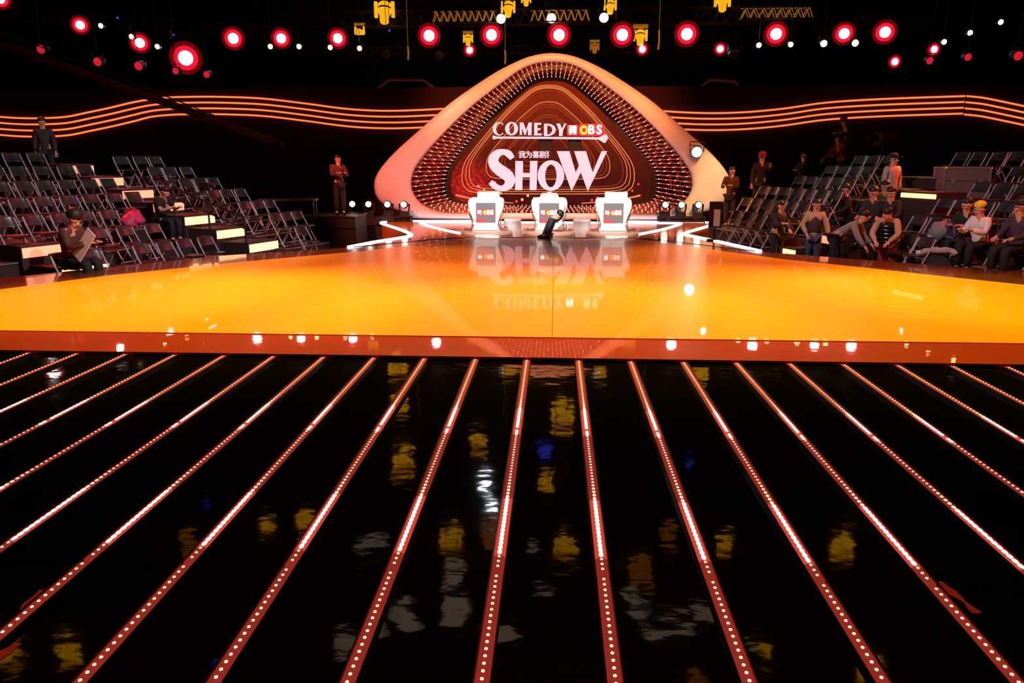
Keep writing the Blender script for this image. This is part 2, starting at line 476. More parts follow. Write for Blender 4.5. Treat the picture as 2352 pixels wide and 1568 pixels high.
# ------------------------------------------------------------------ the hall shell
GZ = -0.5
struct(MB().box((-3, 20, GZ - 0.1), (76, 62, 0.2)).build('floor', 'wall_black'))
struct(MB().box((-3, 50.2, 6.0), (76, 0.3, 13)).build('wall_back', 'wall_black'))
struct(MB().box((-36, 20, 6.0), (0.3, 62, 13)).build('wall_left', 'wall_black'))
struct(MB().box((30, 20, 6.0), (0.3, 62, 13)).build('wall_right', 'wall_black'))
struct(MB().box((-3, 20, 12.6), (76, 62, 0.2)).build('ceiling', 'wall_black'))
struct(MB().box((-3, 30.25, 2.0), (52, 0.2, 5.2)).build('wall_facade', 'wall_black'))

# ------------------------------------------------------------------ black strip floor with LED bars
strip_floor = struct(MB().box((-0.3, 3.7, -0.26), (21, 7.46, 0.48)).build('floor_strip_deck', 'riser_dark'))
BX = [0.2595 + 0.519 * i for i in range(-11, 10)]
edges = [BX[0] - 0.519] + BX + [BX[-1] + 0.519]
pan = {}
for i in range(len(edges) - 1):
    x0, x1 = edges[i] + 0.040, edges[i + 1] - 0.040
    for j, (y0, y1) in enumerate(((0.1, 3.362), (3.370, 7.42))):
        key = (round(x1 - x0, 3), j)
        if key not in pan:
            pan[key] = MB().rbox((0, 0, -0.01), (x1 - x0, y1 - y0, 0.02), 0.004).mesh('floor_panel', 'black_acrylic')
        o = link('floor_panel', pan[key], strip_floor)
        o.location = ((x0 + x1) / 2, (y0 + y1) / 2, 0)

BRIGHT = [(3.52, 4.20), (5.28, 5.86)]
SEG = [(1.2, 3.345), (3.378, 5.38), (5.396, 7.40)]


def bar_meshes():
    side = MB(); side.box((-0.035, 4.3, 0.012), (0.006, 6.2, 0.03)); side.box((0.035, 4.3, 0.012), (0.006, 6.2, 0.03))
    segs = []
    for (y0, y1) in SEG:
        mb = MB(); cuts = sorted({y0, y1, *[c for b in BRIGHT for c in b if y0 < c < y1]})
        for a, b in zip(cuts, cuts[1:]):
            br = any(l - 1e-6 <= a and b <= h + 1e-6 for l, h in BRIGHT)
            prof = [(-0.031, 0.0), (-0.028, 0.020), (-0.012, 0.027), (0.012, 0.027), (0.028, 0.020), (0.031, 0.0)]
            vs = [(x, a, z) for x, z in prof] + [(x, b, z) for x, z in prof]
            mb.add(vs, [(i, i + 6, i + 7, i + 1) for i in range(5)] + [(0, 1, 2, 3, 4, 5), (11, 10, 9, 8, 7, 6)], 1 if br else 0)
        segs.append(mb.mesh('bar_segment', ['bar_housing', 'bar_housing_bright']))
    led = MB(); y = 1.25
    while y < 7.38:
        if not any(abs(y - j) < 0.018 for j in (3.363, 5.388)):
            br = any(l <= y <= h for l, h in BRIGHT)
            r, ry = (0.0110, 0.0215) if br else (0.0070, 0.0072)
            for l, h in BRIGHT:      # pixels of the chase fade out behind the bright run
                if h < y < h + 0.35:
                    u = 1 - (y - h) / 0.35; r, ry = 0.0070 + 0.003 * u, 0.0072 + 0.008 * u
            vs = [(r * math.cos(t * math.pi / 4), y + ry * math.sin(t * math.pi / 4), 0.031) for t in range(8)] + \
                 [(r * 1.1 * math.cos(t * math.pi / 4), y + ry * 1.1 * math.sin(t * math.pi / 4), 0.026) for t in range(8)]
            led.add(vs, [tuple(range(8))] + [(8 + t, 8 + (t + 1) % 8, (t + 1) % 8, t) for t in range(8)], 1 if br else 0)
        y += 0.047
    return side.mesh('side_rail', 'bar_side'), segs, led.mesh('led_row', ['led_dot', 'led_dot_bright'])


side_me, seg_me, led_me = bar_meshes()
for i, x in enumerate(BX):
    k = i - 11
    lab = 'red LED light bar in the black floor, %s %s of the centre line' % ((ORD[k], 'right') if k >= 0 else (ORD[-k - 1], 'left'))
    t = thing('led_floor_bar', lab, 'light bar', (x, 0, 0.0), 0, 'LED bars running through the black floor')
    link('side_rail', side_me, t)
    for s_ in seg_me: link('bar_segment', s_, t)
    o = link('led_row', led_me, t); o['kind'] = 'stuff'

for (x, y, rz, l, lab) in [(-2.385, 2.95, 0.1, 0.34, 'scrap of red tape stuck left of the LED bar, bottom left corner'),
                           (-2.26, 2.62, -0.2, 0.2, 'short curl of red tape on the black floor near bottom left'),
                           (1.91, 3.30, 0.15, 0.26, 'scrap of red tape beside the LED bar at lower right')]:
    mb = MB(); pts = []
    for q in range(7):
        u = q / 6; wv = 0.018 * (1 + 0.5 * math.sin(q * 2.1))
        pts.append((-wv + 0.01 * math.sin(q), (u - 0.5) * l))
    for q in range(6, -1, -1):
        u = q / 6; wv = 0.014 * (1 + 0.5 * math.cos(q * 1.7))
        pts.append((wv, (u - 0.5) * l))
    mb.prism(pts, 0.0005, 0.004)
    o = mb.build('tape_scrap', 'red_tape'); o.location = (x, y, 0); o.rotation_euler = (0, 0, rz); tag(o, lab, 'tape')

# ------------------------------------------------------------------ orange dance floor and its border
OL = [(-9.9, 8.3), (-9.3, 9.7), (-8.43, 11.02), (-7.62, 12.44), (-6.23, 14.13), (-4.13, 16.15), (-2.8, 17.91), (-2.05, 19.10)]
BL = [(-11.2, 8.3), (-10.4, 10.4), (-9.3, 12.05), (-8.3, 13.4), (-6.85, 15.3), (-4.6, 16.9), (-2.95, 18.75), (-2.0, 19.35)]
OR_ = [(9.4, 8.3), (8.9, 10.0), (8.1, 11.6), (7.42, 12.33), (6.74, 13.0), (5.75, 14.1), (4.53, 15.29), (3.56, 16.73), (2.38, 18.57), (1.81, 19.12)]
BR = [(10.7, 8.3), (10.2, 10.8), (9.3, 12.9), (8.5, 13.65), (7.7, 14.23), (6.86, 14.85), (5.6, 15.75), (4.41, 16.62), (2.7, 18.75), (1.85, 19.40)]
dance = struct(MB().prism([(p[0], p[1]) for p in OL] + [(p[0], p[1]) for p in OR_[::-1]], GZ, 0.0).build('floor_dance', 'riser_dark'))
MB().prism(OL + [(-0.012, 19.11), (-0.012, 8.3)], 0.001, 0.05).build('floor_panel', 'orange_floor', dance)
MB().prism(OR_ + [(-0.006, 19.11), (-0.006, 8.3)], 0.001, 0.05).build('floor_panel', 'orange_floor', dance)
border = struct(MB().box((-0.25, 7.865, -0.22), (21.9, 0.86, 0.44)).build('floor_border', 'riser_dark'))
MB().box((-0.25, 7.868, 0.0225), (21.9, 0.856, 0.035)).build('front_border_panel', 'border_red_lit', border)
for name, A, B in (('side_border_panel', OL, BL), ('side_border_panel', OR_, BR)):
    for i in range(len(A) - 1):
        g = 0.004
        MB().prism([A[i], A[i + 1], B[i + 1], B[i]], GZ, 0.040, 0).build(name, 'border_brown_shaded', border)

# ------------------------------------------------------------------ judges' platform with neon edge and sunken pit
CX = -0.14
WL = [(-4.6, 16.9), (-4.25, 18.0), (-3.85, 18.95), (-3.70, 19.45), (-3.80, 20.0), (-4.35, 21.3), (-5.05, 22.7), (-5.32, 23.4), (-5.20, 23.85), (-4.55, 24.15), (-2.0, 24.32)]
WR = [(4.41, 16.62), (4.0, 18.2), (3.58, 19.6), (3.42, 20.2), (3.55, 20.75), (4.05, 21.8), (4.65, 23.1), (4.88, 23.75), (4.72, 24.10), (4.1, 24.25), (1.7, 24.32)]
PL_ = [(-4.15, 23.75), (-4.12, 23.45), (-3.75, 22.5), (-3.2, 21.4), (-2.6, 20.4), (-1.95, 19.42)]
PR_ = [(3.85, 23.85), (3.82, 23.55), (3.45, 22.6), (2.95, 21.5), (2.35, 20.45), (1.78, 19.46)]
wl = [tuple(p[:2]) for p in smooth_line([(*p, 0) for p in WL], 5)]
wr = [tuple(p[:2]) for p in smooth_line([(*p, 0) for p in WR], 5)]
pl = [tuple(p[:2]) for p in smooth_line([(*p, 0) for p in PL_], 5)]
pr = [tuple(p[:2]) for p in smooth_line([(*p, 0) for p in PR_], 5)]
plat = thing('judge_platform', 'low orange platform with white neon edge around the judges desks', 'platform', (0, 0, 0))
MB().prism(wl + [(-2.0, 23.9), (-4.0, 23.9)] + pl[1:] + [(-2.0, 19.36), (-2.95, 18.75)], GZ, 0.05, 0).build('deck', 'platform_floor', plat)
MB().prism(wr + [(1.7, 23.9), (3.7, 23.9)] + pr[1:] + [(1.85, 19.41), (2.7, 18.75)], GZ, 0.05, 0).build('deck', 'platform_floor', plat)
MB().box((-0.14, 24.11, -0.225), (3.76, 0.42, 0.55)).build('deck', 'platform_floor', plat)
MB().box((-0.15, 26.0, -0.225), (9.2, 3.3, 0.55)).build('deck', 'riser_dark', plat)
MB().prism(pl[1:] + [(-1.95, 19.36), (1.78, 19.4)] + pr[1:][::-1] + [(3.7, 23.9), (-4.0, 23.9)], GZ, 0.045).build('pit_floor', 'pit_floor', plat)
ribbon('neon_edge', wl, 0.10, 0.035, 0.075, 'neon_white', plat)
ribbon('neon_edge', wr, 0.10, 0.035, 0.075, 'neon_white', plat)
ribbon('neon_edge', [(-1.4, 19.36)] + pl[::-1] + [(-3.6, 23.86), (3.4, 23.88)] + pr + [(1.3, 19.40)], 0.085, 0.035, 0.072, 'neon_white', plat)

# ------------------------------------------------------------------ arch, LED tunnel, screen, sign
OUT = [(0.0, 5.088), (0.59, 5.014), (1.117, 4.827), (1.647, 4.578), (2.181, 4.265), (2.72, 3.924), (3.263, 3.542), (4.09, 2.861), (4.858, 2.223), (5.314, 1.763), (5.549, 1.431), (5.615, 1.204), (5.605, 0.896), (5.455, 0.626), (5.217, 0.45), (4.919, 0.368), (4.607, 0.287), (4.504, 0.11), (2.755, 0.075), (0.0, 0.06)]
INN = [(0.0, 4.84), (0.526, 4.778), (0.988, 4.591), (1.481, 4.265), (2.193, 3.759), (2.873, 3.197), (3.578, 2.524), (4.057, 2.0), (4.316, 1.63), (4.425, 1.298), (4.399, 0.963), (4.18, 0.626), (3.845, 0.423), (3.437, 0.314), (2.75, 0.287), (1.375, 0.287), (0.0, 0.287)]
BACK = [(0.0, 4.67), (0.594, 4.571), (1.132, 4.203), (1.857, 3.588), (2.501, 2.894), (3.154, 2.162), (3.485, 1.733), (3.632, 1.436), (3.692, 0.986), (3.611, 0.654), (3.309, 0.442), (2.31, 0.366), (0.0, 0.351)]


def full(half, cx, n, w=6):
    h = [Vector((x, z, 0)) for x, z in half]
    loop = h + [Vector((-p.x, p.y, 0)) for p in h[-2:0:-1]]
    sm = smooth_line(loop, w, True)
    # start at apex, resample each half separately so both outlines stay matched
    hn = len(sm) // 2
    a = resample(sm[:hn + 1], n // 2 + 1, False)[:-1]
    b = resample(sm[hn:] + [sm[0]], n // 2 + 1, False)[:-1]
    return [(p.x + cx, p.y) for p in a + b]


AY = 24.4; ACX = -0.15; BY = 27.3
NA = 120
lo = full(OUT, ACX, NA); li = full(INN, ACX, NA); lb = full(BACK, ACX - 0.01, NA)
arch = thing('stage_arch', 'huge rounded triangular arch lit pink and orange behind the judges', 'arch', (0, 0, 0))


def mid(a, b, t): return [(p[0] * (1 - t) + q[0] * t, p[1] * (1 - t) + q[1] * t) for p, q in zip(a, b)]


# swelling front face: four rings between the outer and inner outline
mb = MB(); prof = [(0.0, 0.16), (0.10, 0.05), (0.35, 0.0), (0.75, 0.0), (0.93, 0.03), (1.0, 0.10)]
k = NA
for (t, dy) in prof:
    mb.v += [(x, AY + dy, z) for x, z in mid(lo, li, t)]
mb.v += [(x, AY + 0.24, z) for x, z in li] + [(x, AY + 0.5, z) for x, z in lo]
rows = len(prof) + 2
for r_ in range(rows):
    for i in range(k):
        j = (i + 1) % k; a = r_ * k; b = ((r_ + 1) % rows) * k
        mb.f.append((a + i, b + i, b + j, a + j)); mb.m.append(0)
mb.build('arch_frame', 'arch_white', arch, True)
# mirrored tunnel wall between the opening and the screen
mb = MB()
L0 = [(x, AY + 0.22, z) for x, z in li]; L1 = [(x, BY, z) for x, z in lb]
mb.v = L0 + L1
for i in range(k):
    j = (i + 1) % k
    mb.f.append((i, k + i, k + j, j)); mb.m.append(0)
mb.build('tunnel_wall', 'mirror_black', arch, True)
# LED rods
NR = 136
ri = [Vector((x, AY + 0.16, z)) for x, z in full(INN, ACX, NR)]
rb = [Vector((x, BY - 0.06, z)) for x, z in full(BACK, ACX - 0.01, NR)]
cen = Vector((ACX, 0, 2.2))
for i in range(NR):
    a, b = ri[i], rb[i]
    ia = (Vector((cen.x, a.y, cen.z)) - a).normalized() * 0.03
    ib = (Vector((cen.x, b.y, cen.z)) - b).normalized() * 0.03
    a = a + ia; b = b + ib
    mb = MB().tube([a, b], 0.010, 4)
    st = (i % 2) * 0.06
    for t in (0.10 + st, 0.36 + st, 0.62 + st, 0.90):
        p = a.lerp(b, t); dirv = (b - a).normalized() * 0.06
        mb.tube([p - dirv, p - dirv * 0.5, p + dirv * 0.5, p + dirv], [0.008, 0.016, 0.016, 0.008], 6, mi=1)
    mb.build('light_rod', ['rod_metal', 'rod_led'], arch)

scr = thing('led_screen', 'dark red LED screen with glowing rounded triangle outlines inside the arch', 'screen', (0, BY, 0))
pts = full(BACK, 0, 80)
o = MB().slab([(x + ACX, z) for x, z in pts], 0.02, 0.12).build('screen_panel', 'screen_picture', scr)
inn2 = [(x * 0.955 + ACX, (z - 2.2) * 0.955 + 2.2 - 0.02) for x, z in pts]
MB().ring([(x + ACX, z) for x, z in pts], inn2, -0.08, 0.02).build('screen_frame', 'black_metal', scr)


def tri_line(hw, za, zb, cx, r, m, y):
    P = []
    for x, z in full(BACK, 0, 72):
        P.append((cx + x * hw / 3.692, y, zb + (z - 0.351) * (za - zb) / (4.67 - 0.351)))
    return MB().tube(P, r * 0.75, 4, True).build('screen_line', m, scr)


for hw, za, zb, dimm, r in [(3.02, 4.40, 0.76, 0, 0.020), (2.88, 4.35, 0.84, 0, 0.016), (2.76, 4.31, 0.92, 0, 0.018), (2.62, 4.22, 1.0, 1, 0.014),
                            (2.16, 3.86, 1.27, 0, 0.017), (2.04, 3.78, 1.34, 1, 0.015), (1.92, 3.70, 1.42, 1, 0.013), (1.62, 3.43, 1.50, 1, 0.018),
                            (1.50, 3.35, 1.58, 1, 0.014), (1.12, 3.05, 1.72, 1, 0.016), (0.84, 2.86, 1.86, 1, 0.013)]:
    tri_line(hw, za, zb, -0.26, r, 'screen_line_dim' if dimm else 'screen_line', 0.0)
# the curved light streaks at the foot of the picture, and scattered points
for sgn in (-1, 1):
    P = smooth_line([(-0.26 + sgn * x, 0.0, z) for x, z in [(3.25, 0.72), (2.9, 0.64), (2.2, 0.52), (1.2, 0.44)]], 6)
    MB().tube(P, [0.035 - 0.02 * i / len(P) for i in range(len(P))], 5).build('screen_line', 'screen_line', scr)
for (x, z, r, m) in [(-2.12, 1.14, 0.05, 0), (-1.15, 0.56, 0.05, 0), (-0.72, 0.60, 0.05, 0), (-1.35, 0.50, 0.05, 1), (1.3, 0.55, 0.05, 1), (1.5, 0.62, 0.06, 1),
                     (2.1, 0.70, 0.05, 1), (-2.7, 1.02, 0.04, 0), (-2.5, 0.9, 0.035, 0), (-1.9, 0.78, 0.04, 0), (-0.95, 0.70, 0.045, 0), (2.7, 0.88, 0.04, 1),
                     (2.9, 1.1, 0.04, 1), (1.8, 0.50, 0.05, 1), (-0.45, 0.46, 0.05, 1), (1.45, 0.86, 0.035, 1)]:
    MB().ell((x, -0.005, z), (r, 0.02, r), 10, 6).build('screen_spark', 'screen_spark' if m == 0 else 'screen_spark_red', scr)

# sign: letters hang in the tunnel mouth
SY = 25.4
sign = thing('show_title_sign', 'white illuminated COMEDY SHOW title letters hanging in front of the red screen', 'sign', (0, SY, 0))


def zx(u): return -0.15 + (1100 + u / 7.35 - 1265) / 71.05


def zz(w): return 2.0 + (362 - (260 + w / 7.35)) * 0.01367


def glyph(pts, name='letter', d=0.09, y=0.0, ms=('letter_white', 'letter_side'), parent=sign):
    return MB().slab([(zx(a), zz(b)) for a, b in pts], y, y + d, 0, 1).build(name, list(ms), parent)


def arc(cx, cy, rx, ry, a0, a1, n): return [(cx + rx * math.cos(R(a0 + (a1 - a0) * i / n)), cy - ry * math.sin(R(a0 + (a1 - a0) * i / n))) for i in range(n + 1)]


def ring_glyph(co, ro, ci, ri_, n=40, ms=('letter_white', 'letter_side'), parent=sign, y=0.0, name='letter'):
    A = [(zx(a), zz(b)) for a, b in arc(co[0], co[1], ro[0], ro[1], 0, 360, n)[:-1]]
    B = [(zx(a), zz(b)) for a, b in arc(ci[0], ci[1], ri_[0], ri_[1], 0, 360, n)[:-1]]
    return MB().ring(A[::-1], B[::-1], y, y + 0.09, 0, 1).build(name, list(ms), parent)


def stroke(pw, n=6):
    """variable-width stroke -> outline; pw = (x, y, halfwidth)"""
    P = smooth_line([(a, b, c) for a, b, c in pw], n)
    Lf, Rt = [], []
    for i, p in enumerate(P):
        t = P[min(i + 1, len(P) - 1)] - P[max(i - 1, 0)]; l = math.hypot(t.x, t.y)
        nx, ny = -t.y / l, t.x / l
        Lf.append((p.x + nx * p.z, p.y + ny * p.z)); Rt.append((p.x - nx * p.z, p.y - ny * p.z))
    return Lf + Rt[::-1]


def strip_glyph(pw, name='letter', y=0.0, n=6):
    o = stroke(pw, n); k = len(o) // 2; mb = MB()
    A = [(zx(a), zz(b)) for a, b in o[:k]]; B = [(zx(a), zz(b)) for a, b in o[k:][::-1]]
    mb.v = [(x, y, z) for x, z in A] + [(x, y, z) for x, z in B] + [(x, y + .09, z) for x, z in A] + [(x, y + .09, z) for x, z in B]
    for i in range(k - 1):
        mb.f += [(i, i + 1, k + i + 1, k + i), (2 * k + i, 3 * k + i, 3 * k + i + 1, 2 * k + i + 1), (i, 2 * k + i, 2 * k + i + 1, i + 1), (k + i, k + i + 1, 3 * k + i + 1, 3 * k + i)]
        mb.m += [0, 0, 1, 1]
    for i in (0, k - 1):
        mb.f.append((i, k + i, 3 * k + i, 2 * k + i)); mb.m.append(1)
    return mb.build(name, ['letter_white', 'letter_side'], sign)


# SHOW
strip_glyph([(562, 765, 44), (505, 690, 60), (410, 652, 48), (300, 690, 72), (238, 800, 88), (285, 905, 95), (385, 985, 100), (485, 1060, 98), (522, 1145, 88), (480, 1235, 72), (380, 1275, 46), (275, 1245, 52), (188, 1165, 44)])
glyph([(615, 805), (745, 808), (745, 1010), (862, 1012), (865, 805), (990, 805), (978, 1305), (860, 1305), (862, 1085), (738, 1085), (735, 1305), (612, 1305)])
ring_glyph((1220, 1055), (225, 262), (1220, 1060), (96, 195))
glyph([(1315, 640), (1525, 640), (1640, 1000), (1690, 880), (1605, 640), (1805, 640), (1925, 1000), (2065, 640), (2160, 640), (1850, 1320), (1725, 1000), (1575, 1320)], y=-0.02)
# COMEDY
o_ = arc(338, 265, 104, 112, 42, 318, 28); i_ = arc(352, 265, 62, 96, 42, 318, 28)
mbk = [(zx(a), zz(b)) for a, b in o_]; mbi = [(zx(a), zz(b)) for a, b in i_]
mb = MB(); k = len(mbk)
mb.v = [(x, 0, z) for x, z in mbk] + [(x, 0, z) for x, z in mbi] + [(x, .09, z) for x, z in mbk] + [(x, .09, z) for x, z in mbi]
for i in range(k - 1):
    mb.f += [(i, i + 1, k + i + 1, k + i), (2 * k + i, 3 * k + i, 3 * k + i + 1, 2 * k + i + 1), (i, 2 * k + i, 2 * k + i + 1, i + 1), (k + i, k + i + 1, 3 * k + i + 1, 3 * k + i)]; mb.m += [0, 0, 1, 1]
for i in (0, k - 1): mb.f.append((i, k + i, 3 * k + i, 2 * k + i)); mb.m.append(1)
mb.build('letter', ['letter_white', 'letter_side'], sign)
ring_glyph((550, 262), (110, 112), (553, 262), (42, 88))
glyph([(688, 160), (748, 160), (793, 285), (838, 160), (890, 160), (886, 372), (826, 372), (826, 245), (785, 372), (772, 372), (724, 250), (724, 366), (688, 366)])
glyph([(930, 165), (1050, 165), (1046, 198), (986, 198), (986, 254), (1036, 254), (1036, 286), (986, 286), (986, 343), (1056, 340), (1060, 374), (930, 376)])
do = [(1095, 180)] + arc(1155, 283, 138, 103, 90, -90, 20) + [(1095, 386)]
di = [(1150, 208)] + arc(1155, 283, 78, 75, 90, -90, 20) + [(1150, 358)]
MB().ring([(zx(a), zz(b)) for a, b in do], [(zx(a), zz(b)) for a, b in di], 0, 0.09, 0, 1).build('letter', ['letter_white', 'letter_side'], sign)
glyph([(1300, 178), (1362, 178), (1396, 262), (1432, 178), (1470, 178), (1412, 300), (1406, 386), (1346, 386), (1350, 300)])
glyph([(230, 376), (262, 380), (300, 394), (1150, 400), (2000, 408), (2060, 392), (2115, 358), (2160, 380), (2166, 430), (2125, 500), (2100, 502), (2050, 468), (2000, 444), (1150, 434), (300, 428), (250, 442), (232, 438)], 'underline_bone')
# station logo after the word
glyph([(1490, 200), (1662, 200), (1668, 215), (1668, 365), (1655, 378), (1492, 378), (1482, 365), (1482, 212)], 'logo_plate', 0.05, 0.05, ('logo_red', 'logo_red'))
glyph([(1700, 180), (2070, 185), (2110, 215), (2110, 360), (2080, 385), (1700, 385), (1680, 360), (1680, 205)], 'logo_plate', 0.05, 0.05, ('logo_red', 'logo_red'))
for q in [[(1512, 215), (1640, 215), (1640, 242), (1512, 242)], [(1512, 254), (1640, 254), (1640, 290), (1512, 290)], [(1512, 302), (1640, 302), (1640, 330), (1512, 330)],
          [(1520, 236), (1560, 236), (1560, 356), (1520, 356)], [(1590, 236), (1634, 236), (1634, 356), (1590, 356)]]:
    glyph(q, 'logo_mark', 0.05, 0.0, ('logo_white', 'logo_white'))
ring_glyph((1760, 287), (68, 78), (1764, 287), (34, 40), 30, ('logo_yellow', 'logo_yellow'), sign, 0.0, 'logo_mark')


def text_mesh(body, size, depth, m, name, parent, loc, bold=0.0):
    c = bpy.data.curves.new('text', 'FONT'); c.body = body; c.size = size; c.extrude = depth / 2; c.offset = bold
    c.align_x = 'CENTER'; c.align_y = 'CENTER'; c.resolution_u = 3
    t = bpy.data.objects.new('text', c); COL.objects.link(t)
    bpy.context.view_layer.update()
    me = bpy.data.meshes.new_from_object(t.evaluated_get(bpy.context.evaluated_depsgraph_get()))
    bpy.data.objects.remove(t)
    me.materials.clear(); me.materials.append(MATS[m])
    o = link(name, me, parent); o.location = loc; o.rotation_euler = (R(90), 0, 0)
    return o


text_mesh('B', 0.39, 0.05, 'logo_white', 'logo_mark', sign, (zx(1885), 0.02, zz(287)), 0.012)
text_mesh('S', 0.39, 0.05, 'logo_white', 'logo_mark', sign, (zx(2018), 0.02, zz(287)), 0.012)
for i, ch in enumerate('我为喜剧狂'):
    text_mesh(ch, 0.235, 0.04, 'letter_white', 'small_character', sign, (zx(728 + 117 * i), 0.0, zz(706)), 0.005)
for x0, x1 in ((1012, 1238), (1502, 1728)):
    MB().rbox(((zx(x0) + zx(x1)) / 2, 0.35, (zz(430) + zz(640)) / 2), (zx(x1) - zx(x0), 0.3, zz(430) - zz(640)), 0.02).build('hanging_speaker', 'black_matte', sign)

# ------------------------------------------------------------------ judges' desks
DESK_HALF = [(0.36, 0.91), (0.43, 0.90), (0.485, 0.85), (0.505, 0.76), (0.495, 0.64), (0.45, 0.50), (0.395, 0.36), (0.355, 0.24), (0.345, 0.14), (0.365, 0.05), (0.40, 0.0)]


def make_desk(x, label, kind):
    t = thing('judge_desk', label, 'desk', (x, 20.1, 0.046), 0, 'judges desks in a row'); t.scale = (0.92, 0.92, 0.92)
    MB().lathe([(0.74, 0.0), (0.76, 0.03), (0.75, 0.08), (0.70, 0.11), (0.45, 0.12)], 36).build('base_disc', 'desk_disc', t, False)
    hz = 0.12
    sm = smooth_line([(a, b, 0) for a, b in DESK_HALF], 3)
    outl = [(p.x, p.y + hz) for p in sm] + [(-p.x, p.y + hz) for p in sm[::-1]]
    mbd = MB(); k = len(outl)
    for (y, sc) in ((-0.16, 0.94), (-0.20, 0.985), (-0.22, 0.93)):
        pass
    ys = [(-0.22, 0.90), (-0.21, 0.97), (-0.17, 1.0), (0.20, 1.0), (0.24, 0.95)]
    for y, sc in ys:
        mbd.v += [(px * sc, y, (pz - hz - 0.45) * (1 - (1 - sc) * 0.6) + 0.45 + hz) for px, pz in outl]
    for r_ in range(len(ys) - 1):
        for i in range(k):
            j = (i + 1) % k
            mbd.f.append((r_ * k + i, r_ * k + j, (r_ + 1) * k + j, (r_ + 1) * k + i)); mbd.m.append(0)
    mbd.f.append(tuple(range(k - 1, -1, -1))); mbd.m.append(0)
    mbd.f.append(tuple(range((len(ys) - 1) * k, len(ys) * k))); mbd.m.append(0)
    mbd.build('body', 'desk_white', t)
    for s in (-1, 1):
        P = smooth_line([(s * 0.47, -0.10, hz + 0.44), (s * 0.40, -0.10, hz + 0.28), (s * 0.385, -0.10, hz + 0.14), (s * 0.43, -0.10, hz + 0.04), (s * 0.55, -0.10, hz + 0.018), (s * 0.62, -0.08, hz + 0.05)], 4)
        mbf = MB(); kk = len(P)
        for p in P:
            mbf.v += [(p.x, -0.19, p.z), (p.x + s * 0.022, -0.19, p.z + 0.008), (p.x + s * 0.022, 0.20, p.z + 0.008), (p.x, 0.20, p.z)]
        for i in range(kk - 1):
            for j in range(4):
                mbf.f.append((i * 4 + j, i * 4 + (j + 1) % 4, i * 4 + 4 + (j + 1) % 4, i * 4 + 4 + j)); mbf.m.append(0)
        mbf.f += [(0, 1, 2, 3), ((kk - 1) * 4 + 3, (kk - 1) * 4 + 2, (kk - 1) * 4 + 1, (kk - 1) * 4)]; mbf.m += [0, 0]
        mbf.build('side_fin', 'desk_chrome', t)
    sc_ = MB().rbox((0.0, -0.226, hz + 0.50), (0.555, 0.02, 0.545), 0.004).build('front_screen', 'desk_screen', t)
    MB().slab([(-0.27, hz + 0.235), (0.06, hz + 0.235), (-0.02, hz + 0.30), (-0.14, hz + 0.33), (-0.27, hz + 0.345)], -0.241, -0.237).build('screen_graphic', 'desk_screen_red', sc_)
    for (a0, b0, a1, b1) in [(-0.225, 0.48, -0.12, 0.51), (-0.225, 0.53, -0.12, 0.56), (-0.225, 0.46, -0.195, 0.57), (-0.16, 0.44, -0.135, 0.57)]:
        MB().box(((a0 + a1) / 2, -0.241, hz + (b0 + b1) / 2), (a1 - a0, 0.006, b1 - b0)).build('logo_mark', 'logo_white', sc_)
    MB().slab([(-0.245, hz + 0.425), (-0.10, hz + 0.425), (-0.10, hz + 0.585), (-0.245, hz + 0.585)], -0.2395, -0.237).build('logo_plate', 'logo_red', sc_)
    MB().slab([(-0.085, hz + 0.425), (0.245, hz + 0.425), (0.245, hz + 0.585), (-0.085, hz + 0.585)], -0.2395, -0.237).build('logo_plate', 'logo_red', sc_)
    A = [(-0.015 + 0.058 * math.cos(q * math.pi / 10), hz + 0.505 + 0.062 * math.sin(q * math.pi / 10)) for q in range(20)]
    B = [(-0.015 + 0.02 * math.cos(q * math.pi / 10), hz + 0.505 + 0.022 * math.sin(q * math.pi / 10)) for q in range(20)]
    MB().ring(A, B, -0.245, -0.24).build('logo_mark', 'logo_yellow', sc_)
    text_mesh('B', 0.17, 0.006, 'logo_white', 'logo_mark', sc_, (0.088, -0.243, hz + 0.505), 0.008)
    text_mesh('S', 0.17, 0.006, 'logo_white', 'logo_mark', sc_, (0.182, -0.243, hz + 0.505), 0.008)
    if kind == 'box':
        MB().rbox((0.07, 0.0, hz + 0.985), (0.62, 0.34, 0.17), 0.015).build('score_box', 'desk_white', t)
        MB().rbox((0.10, -0.01, hz + 1.075), (0.16, 0.1, 0.012), 0.01).build('box_slot', 'desk_chrome', t)
    else:
        for s in (-1, 1):
            mbx = MB().add([(s * 0.012, -0.10, hz + 0.905), (s * 0.28, -0.10, hz + 0.905), (s * 0.22, -0.16, hz + 1.045), (s * 0.012, -0.16, hz + 1.05),
                            (s * 0.012, -0.08, hz + 0.905), (s * 0.28, -0.08, hz + 0.905), (s * 0.22, -0.14, hz + 1.045), (s * 0.012, -0.14, hz + 1.05)],
                           [(0, 1, 2, 3), (7, 6, 5, 4), (0, 4, 5, 1), (1, 5, 6, 2), (2, 6, 7, 3), (3, 7, 4, 0)])
            mbx.build('lectern_leaf', 'stool_grey', t)
        MB().rbox((0, -0.11, hz + 0.98), (0.022, 0.05, 0.15), 0.004).build('lectern_spine', 'desk_white', t)
        MB().rbox((0, -0.13, hz + 1.055), (0.12, 0.05, 0.03), 0.006).build('lectern_clip', 'desk_white', t)
    return t


